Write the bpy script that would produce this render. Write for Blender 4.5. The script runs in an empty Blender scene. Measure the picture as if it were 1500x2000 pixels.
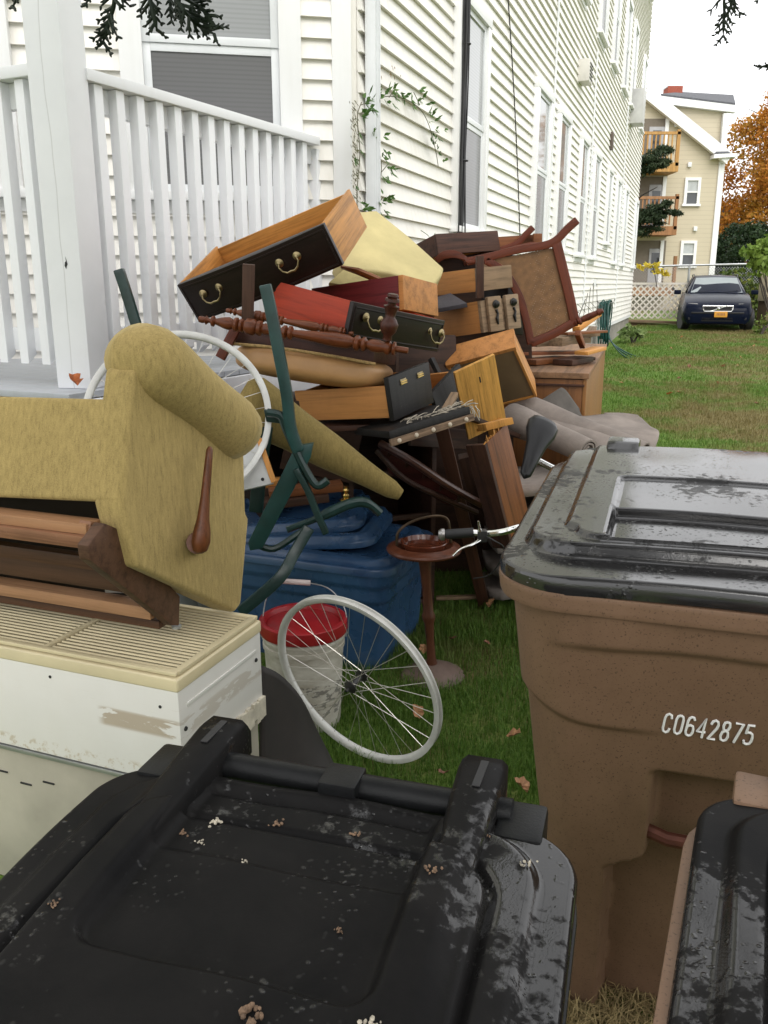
import bpy, bmesh, math, random
import numpy as np
from mathutils import Matrix, Vector

# ------------------------------------------------------------------ scene, camera, sky, sun, exposure
S = bpy.context.scene
COL = S.collection
random.seed(7)
FPX = 1675.0                      # focal length in photo pixels (photo 1500 x 2000)
PITCH = math.atan(446 / FPX)
CAMH = 1.55
cam = bpy.data.cameras.new('camera'); camo = bpy.data.objects.new('camera', cam); COL.objects.link(camo)
cam.sensor_fit = 'VERTICAL'; cam.sensor_height = 36.0; cam.lens = 36.0 * FPX / 2000.0
cam.clip_start = 0.02; cam.clip_end = 2000
camo.location = (0, 0, CAMH); camo.rotation_euler = (math.pi / 2 - PITCH, 0, 0)
S.camera = camo

SUN_EL, SUN_AZ = math.radians(45), math.radians(168)      # high thin cloud; azimuth clockwise from +Y
wd = bpy.data.worlds.new('World'); S.world = wd; wd.use_nodes = True
nt = wd.node_tree; bg = nt.nodes['Background']
sky = nt.nodes.new('ShaderNodeTexSky'); sky.sky_type = 'NISHITA'; sky.sun_disc = False
sky.sun_elevation = SUN_EL; sky.sun_rotation = SUN_AZ; sky.air_density = 1.0; sky.dust_density = 4.0; sky.ozone_density = 1.0
hs = nt.nodes.new('ShaderNodeHueSaturation'); hs.inputs['Saturation'].default_value = 0.12
mx = nt.nodes.new('ShaderNodeMix'); mx.data_type = 'RGBA'; mx.inputs['Factor'].default_value = 0.85
mx.inputs['B'].default_value = (12.9, 12.95, 13.1, 1)      # an even layer of cloud over the clear sky
nt.links.new(sky.outputs[0], hs.inputs['Color']); nt.links.new(hs.outputs[0], mx.inputs['A'])
nt.links.new(mx.outputs['Result'], bg.inputs['Color']); bg.inputs['Strength'].default_value = 0.10
sl = bpy.data.lights.new('sun', 'SUN'); sl.energy = 1.5; sl.angle = math.radians(45); sl.color = (1, .97, .92)
so = bpy.data.objects.new('sun', sl); COL.objects.link(so)
_sd = Vector((math.sin(SUN_AZ) * math.cos(SUN_EL), math.cos(SUN_AZ) * math.cos(SUN_EL), math.sin(SUN_EL)))
so.rotation_euler = _sd.to_track_quat('Z', 'Y').to_euler(); so.location = (0, 0, 30)
S.view_settings.view_transform = 'Standard'; S.view_settings.look = 'None'
S.view_settings.exposure = 0.54; S.view_settings.gamma = 1.0; S.view_settings.use_curve_mapping = False
S.cycles.max_bounces = 8; S.cycles.diffuse_bounces = 4; S.cycles.glossy_bounces = 4; S.cycles.transmission_bounces = 6
S.cycles.caustics_reflective = False; S.cycles.caustics_refractive = False
S.cycles.use_denoising = True

# ------------------------------------------------------------------ geometry helpers
CY, SY = math.cos(PITCH), math.sin(PITCH)
def P(px, py, D):
    """photo pixel seen at distance D (metres along the view heading) as a world point"""
    u, v = px - 750.0, py - 1000.0
    y = FPX * CY - v * SY; z = -FPX * SY - v * CY
    return Vector((u / y * D, D, CAMH + z / y * D))
def PZ(px, py, z0):
    u, v = px - 750.0, py - 1000.0
    y = FPX * CY - v * SY; z = -FPX * SY - v * CY
    k = (z0 - CAMH) / z
    return Vector((u * k, y * k, z0))
def PPL(px, py, p0, n):
    """photo pixel on the plane through p0 with normal n"""
    u, v = px - 750.0, py - 1000.0
    d = Vector((u, FPX * CY - v * SY, -FPX * SY - v * CY)); c = Vector((0, 0, CAMH))
    return c + d * ((p0 - c).dot(n) / d.dot(n))
def ground(x, y):
    t = max(0.0, min(20.0, y - 4.0))
    return 0.0174 * t + 0.012 * math.sin(x * 1.3 + .4) * math.sin(y * .9) * min(1, max(0, (y - 6) / 6))

def ortho(d, up):
    d = d.normalized(); s = up - d * up.dot(d)
    if s.length < 1e-5: s = Vector((1, 0, 0)) - d * d.x
    s.normalize(); return d, s, d.cross(s)
def frame(o, x, z):
    """matrix with origin o, X along x, Z as near z as possible"""
    x = x.normalized(); z = (z - x * z.dot(x)).normalized(); y = z.cross(x)
    return Matrix(((x.x, y.x, z.x, o[0]), (x.y, y.y, z.y, o[1]), (x.z, y.z, z.z, o[2]), (0, 0, 0, 1)))
def rotvec(l, r):
    a = Vector(r); m = Matrix.Rotation(a.length, 4, a.normalized()); m.translation = Vector(l); return m
def flat(x, y, z, deg):
    m = Matrix.Rotation(math.radians(deg), 4, 'Z'); m.translation = Vector((x, y, z)); return m

class MB:
    def __init__(s): s.v = []; s.f = []
    def add(s, vs, fs):
        b = len(s.v); s.v += [Vector(p) for p in vs]; s.f += [tuple(i + b for i in f) for f in fs]; return s
    def box(s, c, d, M=None):
        x, y, z = d[0] / 2, d[1] / 2, d[2] / 2
        vs = [Vector((c[0] + i * x, c[1] + j * y, c[2] + k * z)) for i in (-1, 1) for j in (-1, 1) for k in (-1, 1)]
        if M is not None: vs = [M @ p for p in vs]
        return s.add(vs, [(0, 1, 3, 2), (4, 6, 7, 5), (0, 4, 5, 1), (2, 3, 7, 6), (0, 2, 6, 4), (1, 5, 7, 3)])
    def bar(s, a, b, w, t, up=Vector((0, 0, 1))):
        a, b = Vector(a), Vector(b); M = frame((a + b) / 2, b - a, Vector(up)); return s.box((0, 0, 0), ((b - a).length, w, t), M)
    def prism(s, poly, ext):
        n = len(poly); e = Vector(ext); poly = [Vector(p) for p in poly]
        return s.add(poly + [p + e for p in poly], [tuple(range(n))[::-1], tuple(range(n, 2 * n))] + [(i, (i + 1) % n, n + (i + 1) % n, n + i) for i in range(n)])
    def tube(s, pts, r, n=8, caps=True, flatten=1.0, up=None):
        pts = [Vector(p) for p in pts]; m = len(pts)
        rs = r if isinstance(r, (list, tuple)) else [r] * m
        upv = Vector(up) if up is not None else Vector((.31, .17, .94)); rings = []
        prev = None
        for i, p in enumerate(pts):
            d = (pts[min(i + 1, m - 1)] - pts[max(i - 1, 0)])
            if d.length < 1e-9: d = Vector((0, 0, 1))
            d.normalize()
            a = (prev if prev is not None else upv); a = a - d * a.dot(d)
            if a.length < 1e-4: a = Vector((1, 0, 0)) - d * d.x
            a.normalize(); prev = a; b = d.cross(a)
            rings.append([p + a * rs[i] * flatten * math.cos(2 * math.pi * k / n) + b * rs[i] * math.sin(2 * math.pi * k / n) for k in range(n)])
        vs = [q for R in rings for q in R]
        fs = [(i * n + k, i * n + (k + 1) % n, (i + 1) * n + (k + 1) % n, (i + 1) * n + k) for i in range(m - 1) for k in range(n)]
        if caps: fs += [tuple(range(n))[::-1], tuple((m - 1) * n + k for k in range(n))]
        return s.add(vs, fs)
    def lathe(s, prof, n=24, M=None, caps=True):
        vs = [Vector((r * math.cos(2 * math.pi * k / n), r * math.sin(2 * math.pi * k / n), z)) for r, z in prof for k in range(n)]
        if M is not None: vs = [M @ p for p in vs]
        m = len(prof)
        fs = [(i * n + k, i * n + (k + 1) % n, (i + 1) * n + (k + 1) % n, (i + 1) * n + k) for i in range(m - 1) for k in range(n)]
        if caps: fs += [tuple(range(n))[::-1], tuple((m - 1) * n + k for k in range(n))]
        return s.add(vs, fs)
    def torus(s, R, r, M=None, n=48, k=8, flatten=1.0):
        vs = []
        for i in range(n):
            a = 2 * math.pi * i / n
            for j in range(k):
                b = 2 * math.pi * j / k; q = R + r * math.cos(b)
                vs.append(Vector((q * math.cos(a), q * math.sin(a), r * flatten * math.sin(b))))
        if M is not None: vs = [M @ p for p in vs]
        return s.add(vs, [(i * k + j, ((i + 1) % n) * k + j, ((i + 1) % n) * k + (j + 1) % k, i * k + (j + 1) % k) for i in range(n) for j in range(k)])
    def grid(s, fn, nu, nv):
        vs = [Vector(fn(i / (nu - 1), j / (nv - 1))) for i in range(nu) for j in range(nv)]
        return s.add(vs, [(i * nv + j, (i + 1) * nv + j, (i + 1) * nv + j + 1, i * nv + j + 1) for i in range(nu - 1) for j in range(nv - 1)])
    def loft(s, rings, caps=True):
        n = len(rings[0]); m = len(rings); vs = [q for R in rings for q in R]
        fs = [(i * n + k, i * n + (k + 1) % n, (i + 1) * n + (k + 1) % n, (i + 1) * n + k) for i in range(m - 1) for k in range(n)]
        if caps: fs += [tuple(range(n))[::-1], tuple((m - 1) * n + k for k in range(n))]
        return s.add(vs, fs)

WM = {}
def link(o, M, parent):
    COL.objects.link(o); WM[o.name] = M
    if parent is not None:
        o.parent = parent; o.matrix_basis = WM[parent.name].inverted() @ M
    else: o.matrix_basis = M
    return o
def thing(name, label, cat, M, group=None):
    if not isinstance(M, Matrix): M = Matrix.Translation(Vector(M))
    o = bpy.data.objects.new(name, None); o.empty_display_size = .1
    link(o, M, None); tag(o, label, cat, group); return o
def tag(o, label=None, cat=None, group=None, kind=None):
    if label: o['label'] = label
    if cat: o['category'] = cat
    if group: o['group'] = group
    if kind: o['kind'] = kind
    return o
def obj(name, mb, mat, parent=None, M=None, space='L', bevel=0, seg=2, smooth=35, weld=False, fixn=True):
    """link mb as one mesh. space 'L': coordinates of frame M (or of the parent); 'W': world coordinates"""
    vs = mb.v
    if M is None:
        if parent is not None: M = WM[parent.name]
        elif space == 'W':
            lo = [min(p[i] for p in vs) for i in range(3)]; hi = [max(p[i] for p in vs) for i in range(3)]
            M = Matrix.Translation(((lo[0] + hi[0]) / 2, (lo[1] + hi[1]) / 2, lo[2]))
        else: M = Matrix.Identity(4)
    if space == 'W':
        I = M.inverted(); vs = [I @ p for p in vs]
    me = bpy.data.meshes.new(name)
    me.from_pydata([tuple(p) for p in vs], [], mb.f)
    if bevel or weld or fixn:
        bm = bmesh.new(); bm.from_mesh(me)
        if weld: bmesh.ops.remove_doubles(bm, verts=bm.verts, dist=1e-5)
        if fixn: bmesh.ops.recalc_face_normals(bm, faces=bm.faces)
        if bevel:
            ed = [e for e in bm.edges if len(e.link_faces) == 2 and e.calc_face_angle(0) > .5]
            bmesh.ops.bevel(bm, geom=ed, offset=bevel, segments=seg, profile=.6, affect='EDGES', clamp_overlap=True)
        bm.to_mesh(me); bm.free()
    if smooth:
        me.polygons.foreach_set('use_smooth', [True] * len(me.polygons))
        try: me.set_sharp_from_angle(angle=math.radians(smooth))
        except Exception: pass
    me.materials.append(mat)
    o = bpy.data.objects.new(name, me)
    return link(o, M, parent)
def plank(name, parent, a, b, w, t, mat, up=(0, 0, 1), bevel=.002):
    """a straight board from a to b, its own frame so that the grain runs along it"""
    a, b = Vector(a), Vector(b); M = frame((a + b) / 2, b - a, Vector(up))
    return obj(name, MB().box((0, 0, 0), ((b - a).length, w, t)), mat, parent, M, bevel=bevel)
def quadboard(name, parent, pts, t, mat, bevel=.002):
    """a flat board whose front face has the corners pts (world), thickness t behind it"""
    p = [Vector(q) for q in pts]; nrm = (p[1] - p[0]).cross(p[-1] - p[0]).normalized()
    if nrm.y < 0: nrm = -nrm
    M = frame(sum(p, Vector()) / len(p), p[1] - p[0], nrm.cross(p[1] - p[0]))
    return obj(name, MB().prism(p, nrm * t), mat, parent, M, space='W', bevel=bevel)
def copytree(o, M, parent=None):
    """copy of a thing and of its parts and sub-parts at a new place"""
    c = o.copy(); COL.objects.link(c); WM[c.name] = M
    if parent is None: c.matrix_basis = M
    else: c.parent = parent
    for ch in [q for q in KIDS.get(o.name, [])]:
        d = ch.copy(); COL.objects.link(d); d.parent = c; KIDS.setdefault(c.name, []).append(d); WM[d.name] = M
        for g in KIDS.get(ch.name, []):
            e = g.copy(); COL.objects.link(e); e.parent = d; WM[e.name] = M
    return c
KIDS = {}
_link = link
def link(o, M, parent):
    if parent is not None: KIDS.setdefault(parent.name, []).append(o)
    return _link(o, M, parent)
def share(src, name, parent, M):
    """another piece with the same mesh"""
    o = bpy.data.objects.new(name, src.data); return link(o, M, parent)

# ------------------------------------------------------------------ materials
MATS = {}
class NT:
    def __init__(s, name):
        s.m = bpy.data.materials.new(name); s.m.use_nodes = True; s.t = s.m.node_tree; s.b = s.t.nodes['Principled BSDF']
        s.tc = s.t.nodes.new('ShaderNodeTexCoord'); s.oi = s.t.nodes.new('ShaderNodeObjectInfo')
    def n(s, ty, **k):
        q = s.t.nodes.new('ShaderNode' + ty)
        for a, v in k.items():
            if a in q.inputs: q.inputs[a].default_value = v
            else: setattr(q, a, v)
        return q
    def l(s, a, b): s.t.links.new(a, b)
    def coords(s, scale=(1, 1, 1), which='Object', rnd=True):
        mp = s.n('Mapping'); mp.inputs['Scale'].default_value = scale
        s.l(s.tc.outputs[which], mp.inputs['Vector'])
        if rnd:
            k = s.n('Math', operation='MULTIPLY'); s.l(s.oi.outputs['Random'], k.inputs[0]); k.inputs[1].default_value = 37.0
            cb = s.n('CombineXYZ')
            for i in range(3): s.l(k.outputs[0], cb.inputs[i])
            s.l(cb.outputs[0], mp.inputs['Location'])
        return mp.outputs[0]
    def noise(s, vec, scale, detail=4, rough=.55, dist=0):
        q = s.n('TexNoise'); s.l(vec, q.inputs['Vector']); q.inputs['Scale'].default_value = scale
        q.inputs['Detail'].default_value = detail; q.inputs['Roughness'].default_value = rough; q.inputs['Distortion'].default_value = dist
        return q.outputs['Fac']
    def ramp(s, fac, stops):
        q = s.n('ValToRGB'); e = q.color_ramp.elements
        while len(e) < len(stops): e.new(.5)
        for i, (p, c) in enumerate(stops): e[i].position = p; e[i].color = (*c, 1) if len(c) == 3 else c
        s.l(fac, q.inputs[0]); return q.outputs[0]
    def mix(s, fac, a, b, mode='MIX'):
        q = s.n('Mix', data_type='RGBA', blend_type=mode)
        for key, val in (('Factor', fac), ('A', a), ('B', b)):
            i = [x for x in q.inputs if x.name == key and (x.type == 'RGBA' if key != 'Factor' else x.type == 'VALUE')][0]
            if isinstance(val, (int, float)): i.default_value = val
            elif isinstance(val, tuple): i.default_value = (*val, 1)
            else: s.l(val, i)
        return [x for x in q.outputs if x.type == 'RGBA'][0]
    def math(s, op, a, b=0.0, clamp=False):
        q = s.n('Math', operation=op, use_clamp=clamp)
        for i, v in enumerate((a, b)):
            if isinstance(v, (int, float)): q.inputs[i].default_value = v
            else: s.l(v, q.inputs[i])
        return q.outputs[0]
    def bump(s, h, strength=.3, dist=.01, prev=None):
        q = s.n('Bump'); q.inputs['Strength'].default_value = strength; q.inputs['Distance'].default_value = dist
        s.l(h, q.inputs['Height'])
        if prev is not None: s.l(prev, q.inputs['Normal'])
        s.l(q.outputs[0], s.b.inputs['Normal']); return q.outputs[0]
    def col(s, c):
        if isinstance(c, tuple): s.b.inputs['Base Color'].default_value = (*c, 1)
        else: s.l(c, s.b.inputs['Base Color'])
    def rough(s, r):
        if isinstance(r, (int, float)): s.b.inputs['Roughness'].default_value = r
        else: s.l(r, s.b.inputs['Roughness'])
    def set(s, **k):
        for a, v in k.items(): s.b.inputs[a.replace('_', ' ')].default_value = v
        return s.m
def mixc(a, b, t): return tuple(x * (1 - t) + y * t for x, y in zip(a, b))
def sc(a, k): return tuple(x * k for x in a)

def m_plain(name, c, rough=.5, var=.12, scale=6, metal=0, bump=0, bscale=60, spec=.5):
    if name in MATS: return MATS[name]
    q = NT(name); v = q.coords(); f = q.noise(v, scale, 5, .6)
    q.col(q.ramp(f, [(.3, sc(c, 1 - var)), (.7, sc(c, 1 + var * .6))])); q.rough(rough)
    if bump: q.bump(q.noise(v, bscale, 4, .6), bump, .003)
    MATS[name] = q.set(Metallic=metal, Specular_IOR_Level=spec); return MATS[name]
def m_wood(name, c, dark=.55, rough=.5, axis=0, ring=26, var=.5, stain=0.16):
    if name in MATS: return MATS[name]
    q = NT(name); ring = ring * 3.2; s_ = [ring] * 3; s_[axis] = ring * .05
    v = q.coords(tuple(s_)); f1 = q.noise(v, 1.0, 5, .6, .35)
    s2 = [ring * 6] * 3; s2[axis] = ring * .25; f2 = q.noise(q.coords(tuple(s2)), 1.0, 3, .6)
    f = q.math('ADD', q.math('MULTIPLY', f1, .72), q.math('MULTIPLY', f2, .28))
    base = q.ramp(f, [(.36, sc(c, dark * .9)), (.5, c), (.64, sc(c, 1 + (1 - dark) * .55))])
    hue = q.mix(q.math('MULTIPLY', q.oi.outputs['Random'], var), base, q.mix(1.0, base, sc((.9, .78, .62), 1), 'MULTIPLY'))
    if stain:
        d = q.noise(q.coords((1, 1, 1)), 5, 6, .65, .5)
        hue = q.mix(q.math('MULTIPLY', q.ramp(d, [(.52, (0, 0, 0)), (.68, (1, 1, 1))]), stain), hue, sc(c, .25))
    ss = [9.0] * 3; ss[axis] = 60.0; scr = q.noise(q.coords(tuple(ss)), 3.0, 3, .8, 1.2)
    hue = q.mix(q.math('MULTIPLY', q.ramp(scr, [(.66, (0, 0, 0)), (.70, (1, 1, 1))]), .35), hue, mixc(sc(c, 1.6), (.3, .25, .2), .4))
    q.col(hue); q.rough(q.math('ADD', q.math('MULTIPLY', scr, .3), rough - .12)); q.bump(f, .16, .002)
    MATS[name] = q.set(Specular_IOR_Level=.3); return MATS[name]
# ------------------------------------------------------------------ surface materials
def m_paint(name, c, rough=.45, dirt=.10):
    if name in MATS: return MATS[name]
    q = NT(name); v = q.coords(); f = q.noise(v, 2.2, 6, .65); g = q.noise(q.coords((18, 18, 1.2)), 1, 4, .6)
    base = q.mix(q.math('MULTIPLY', q.oi.outputs['Random'], .35), c, sc(c, .93))
    d = q.math('MULTIPLY', q.ramp(q.math('MULTIPLY', f, g), [(.22, (0, 0, 0)), (.42, (1, 1, 1))]), dirt)
    q.col(q.mix(d, base, sc((c[0], c[1] * .95, c[2] * .85), .7))); q.rough(rough); q.bump(q.noise(v, 30, 3, .5), .05, .002)
    MATS[name] = q.set(Specular_IOR_Level=.4); return MATS[name]
SIDING = m_paint('siding_paint', (.80, .78, .73), .5, .34)
TRIM = m_paint('trim_paint', (.77, .775, .77), .45, .14)
PORCHW = m_paint('porch_paint', (.80, .81, .83), .42, .10)
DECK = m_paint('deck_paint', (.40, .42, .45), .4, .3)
def m_glass(name, c, rough, lines=0, spec=.6):
    if name in MATS: return MATS[name]
    q = NT(name); v = q.coords()
    if lines:
        w = q.n('TexWave', wave_type='BANDS', bands_direction='Z'); q.l(q.coords(rnd=False), w.inputs['Vector']); w.inputs['Scale'].default_value = lines
        w.inputs['Distortion'].default_value = .15
        q.col(q.ramp(w.outputs['Fac'], [(.1, sc(c, .90)), (.6, c)]))
    else: q.col(q.ramp(q.noise(v, 1.2, 3), [(.35, sc(c, .7)), (.65, sc(c, 1.2))]))
    q.rough(rough); MATS[name] = q.set(Specular_IOR_Level=spec); return MATS[name]
GLASS_UP = m_glass('glass_over_blind_pale_reflection', (.34, .35, .355), .04, 14.0, .9)  # blind lines, plus the pale sky reflection put into the base colour
GLASS_LO = m_glass('insect_screen_over_blind', (.15, .15, .152), .22, 14.0, .35)
GLASS_FAR = m_glass('dark_window_glass', (.06, .065, .07), .06)
CONC = m_plain('foundation_concrete', (.27, .25, .22), .85, .3, 5, bump=.5, bscale=30)
METALW = m_plain('white_aluminium', (.70, .72, .73), .35, .08, 4)
STEEL = m_plain('galvanised_steel', (.42, .43, .43), .42, .15, 12, metal=.8)
CHROME = m_plain('bright_metal', (.75, .75, .73), .18, .08, 10, metal=1)
BLACKRUB = m_plain('black_rubber', (.016, .016, .017), .6, .2, 20)
BRASS = m_plain('tarnished_brass', (.30, .24, .13), .38, .35, 40, metal=1)
BRASSB = m_plain('bright_brass', (.70, .48, .16), .25, .2, 30, metal=1)

# ------------------------------------------------------------------ ground
def m_ground():
    q = NT('lawn_soil_and_grass'); v = q.coords(rnd=False)
    a = q.noise(v, .35, 6, .65, .4); b = q.noise(v, 3.0, 6, .7); c = q.noise(v, 45, 4, .7)
    grass = q.ramp(c, [(.3, (.05, .10, .016)), (.5, (.10, .175, .03)), (.72, (.17, .23, .055))])
    dry = q.ramp(c, [(.3, (.10, .078, .032)), (.7, (.23, .165, .08))])
    f = q.math('ADD', q.math('MULTIPLY', a, .7), q.math('MULTIPLY', b, .3))
    q.col(q.mix(q.ramp(f, [(.475, (0, 0, 0)), (.57, (.85, .85, .85))]), grass, dry)); q.rough(.9)
    q.bump(c, .6, .03); return q.set(Specular_IOR_Level=.15)
GROUND_M = m_ground()
def axis(lo, hi, near, step, grow):
    r = []; p = near
    while p < hi: r.append(p); p += step; step *= grow
    r.append(hi); l = []; p = near; step0 = .35
    while p > lo: p -= step0; step0 *= grow; l.append(max(p, lo))
    return l[::-1] + r
xs = axis(-220, 220, 0, .4, 1.09); ys = axis(-30, 420, 2, .35, 1.06)
g = MB(); g.add([(x, y, ground(x, y)) for x in xs for y in ys],
                [(i * len(ys) + j, (i + 1) * len(ys) + j, (i + 1) * len(ys) + j + 1, i * len(ys) + j + 1) for i in range(len(xs) - 1) for j in range(len(ys) - 1)])
tag(obj('ground', g, GROUND_M, smooth=180), kind='structure')

# ------------------------------------------------------------------ the white house
WALL_AZ = math.radians(19.9)
WD = Vector((math.sin(WALL_AZ), math.cos(WALL_AZ), 0)); WN = Vector((math.cos(WALL_AZ), -math.sin(WALL_AZ), 0))
C0 = Vector((-.149, 5.171, 0)); FAZ = math.radians(79)
FD = Vector((-math.sin(FAZ), -math.cos(FAZ), 0)); FN = Vector((math.cos(FAZ), -math.sin(FAZ), 0))
WLEN, ZB, ZT, EXPO = 20.5, .73, 10.3, .1022
MS = frame(C0, WD, Vector((0, 0, 1)))          # side wall: x along the wall, -y outwards
MF = frame(C0, FD, Vector((0, 0, 1)))          # front wall: x to the left, +y outwards
house = thing('apartment_house', 'long white three-storey house with narrow lap siding and a porch', 'house', C0)
foot = [C0, C0 + WD * WLEN, C0 + WD * WLEN - WN * 7.5, C0 - WN * 7.5 + WD * 2.2, C0 + FD * 7]
cen = sum(foot, Vector()) / 5
ins = lambda k: [p + (cen - p).normalized() * k for p in foot]
obj('wall', MB().prism([p + Vector((0, 0, ZB)) for p in ins(.004)], (0, 0, ZT - ZB)), SIDING, house, space='W', smooth=0)
obj('foundation', MB().prism([p + Vector((0, 0, -.4)) for p in ins(.05)], (0, 0, ZB + .38)), CONC, house, space='W', smooth=0)
obj('roof', MB().prism([p + Vector((0, 0, ZT)) for p in ins(-.45)], (0, 0, .25)), m_plain('roof_edge', (.2, .2, .21), .8), house, space='W', smooth=0)
rng = random.Random(3)
def clap(M, x0, x1, z, out):
    lift = rng.uniform(0, .0018); dz = rng.uniform(-.0012, .0012)
    b = MB(); o = out
    prof = [(o * (.029 + lift), z + dz), (o * .001, z + dz), (o * .001, z + EXPO + .012), (o * (.003 + lift * .3), z + EXPO + .012)]
    vs = [(x, y, zz) for x in (x0, x1) for y, zz in prof]
    b.add(vs, [(0, 1, 2, 3), (7, 6, 5, 4), (0, 4, 5, 1), (1, 5, 6, 2), (2, 6, 7, 3), (3, 7, 4, 0)])
    obj('clapboard', b, SIDING, house, M, smooth=0)
k = 0
while ZB + k * EXPO < ZT - .12:
    z = ZB + k * EXPO; c = [3.1, 6.3, 5.2, 4.2][k % 4] + rng.uniform(-.25, .25); d = c + 6.5 + rng.uniform(-.9, .9)
    for x0, x1 in ((.0, c), (c + .001, d), (d + .001, WLEN)): clap(MS, x0, x1, z, -1)
    k += 1
k = 0
while 1.0 + k * EXPO < 4.3:
    clap(MF, .14, 6.0, .985 + k * EXPO, 1); k += 1
obj('corner_board', MB().box((.088, .014, 2.6), (.106, .034, 3.6)), TRIM, house, MF, bevel=.002)
obj('water_table', MB().box((WLEN / 2, -.012, ZB - .035), (WLEN, .03, .07)), TRIM, house, MS)

def window(M, o, x0, x1, z0, z1, cw=.10, mid=None, up=GLASS_UP, lo=GLASS_LO, name='window'):
    """o: sign of the outward y. casing proud of the siding, sashes stepped back inside it"""
    mid = mid or (z0 + z1) / 2
    bx = lambda a, b, c, d, y0, y1, mb: mb.box(((a + b) / 2, o * (y0 + y1) / 2, (c + d) / 2), (b - a, abs(y1 - y0), d - c))
    m = MB(); T = .075
    bx(x0, x0 + cw, z0, z1, .002, T, m); bx(x1 - cw, x1, z0, z1, .002, T, m); bx(x0, x1, z1 + .001, z1 + cw, .002, T + .004, m)
    w = obj(name, m, TRIM, house, M, bevel=.003)
    s = MB(); bx(x0 - .02, x1 + .02, z0 - .045, z0 - .001, .002, T + .03, s); bx(x0, x1, z0 - .11, z0 - .046, .002, .04, s)
    obj('window_sill', s, TRIM, w, M, bevel=.003)
    a, b = x0 + cw, x1 - cw; s = MB(); f = .04
    bx(a, a + f, mid, z1, .030, .052, s); bx(b - f, b, mid, z1, .030, .052, s); bx(a + f, b - f, z1 - f, z1, .030, .052, s); bx(a + f, b - f, mid, mid + f, .030, .052, s)
    obj('upper_sash', s, METALW, w, M, bevel=.002)
    s = MB()
    bx(a, a + f, z0, mid, .030, .043, s); bx(b - f, b, z0, mid, .030, .043, s); bx(a + f, b - f, mid - f, mid - .001, .030, .043, s); bx(a + f, b - f, z0, z0 + f, .030, .043, s)
    obj('lower_sash', s, METALW, w, M, bevel=.002)
    obj('pane', bx(a + f, b - f, mid + f, z1 - f, .031, .039, MB()), up, w, M, smooth=0)
    obj('pane', bx(a + f, b - f, z0 + f, mid - f, .0305, .036, MB()), lo, w, M, smooth=0)
for a, b in ((1.88, 2.84), (5.05, 6.0), (6.58, 7.52), (8.62, 9.5), (10.25, 11.12), (14.1, 15.0), (16.05, 16.95), (19.25, 20.1)):
    window(MS, -1, a, b, 1.98, 3.56)
window(MS, -1, 12.4, 13.2, 2.3, 3.56)
for a, b in ((1.7, 2.65), (5.2, 6.15), (7.6, 8.5), (9.9, 10.85), (11.9, 12.75), (13.95, 14.9), (15.75, 16.65), (18.8, 19.65)):
    window(MS, -1, a, b, 5.28, 6.8)
    window(MS, -1, a, b, 8.3, 9.7)
window(MF, 1, .311, 1.25, 2.03, 3.55, .118, 2.76)
window(MF, 1, 1.78, 2.72, 2.03, 3.55, .118, 2.76)
# small fittings on the side wall (screwed to the house: parts of it)
def wbox(name, x0, x1, z0, z1, d, mat, bev=.01, d0=.004): return obj(name, MB().box(((x0 + x1) / 2, -(d + d0) / 2, (z0 + z1) / 2), (x1 - x0, d - d0, z1 - z0)), mat, house, MS, bevel=bev)
v = wbox('vent_hood', 8.15, 8.5, 4.22, 4.5, .17, m_plain('vent_plastic', (.62, .6, .55), .5))
for i in range(5): obj('vent_slat', MB().box((8.32, -.175, 4.27 + i * .045), (.27, .012, .012)), m_plain('vent_dark', (.12, .12, .11), .6), v, MS)
wbox('exhaust_box', 16.2, 16.75, 4.95, 5.65, .30, m_plain('vent_plastic2', (.50, .5, .48), .5), .02)
wbox('cable_box', 12.62, 12.8, 3.95, 4.25, .07, m_plain('cable_box_brown', (.09, .065, .05), .6))
wbox('meter_box', 11.35, 11.5, 1.5, 1.62, .06, METALW)
for i, (x, za, zb) in enumerate(((6.27, 1.2, 4.7), (10.0, 1.2, 5.0), (15.6, 1.0, 5.2))):
    obj('conduit', MB().tube([(x, -.035, za), (x + .03 * i, -.032, (za + zb) / 2), (x - .02, -.035, zb)], .014, 6), METALW, house, MS)
obj('downspout', MB().box((.085, -.062, 2.4), (.085, .06, 4.2)).box((.062, -.095, 2.4), (.012, .006, 4.2)).box((.085, -.095, 2.4), (.012, .006, 4.2)).box((.108, -.095, 2.4), (.012, .006, 4.2)), METALW, house, MS, bevel=.003)

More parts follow.
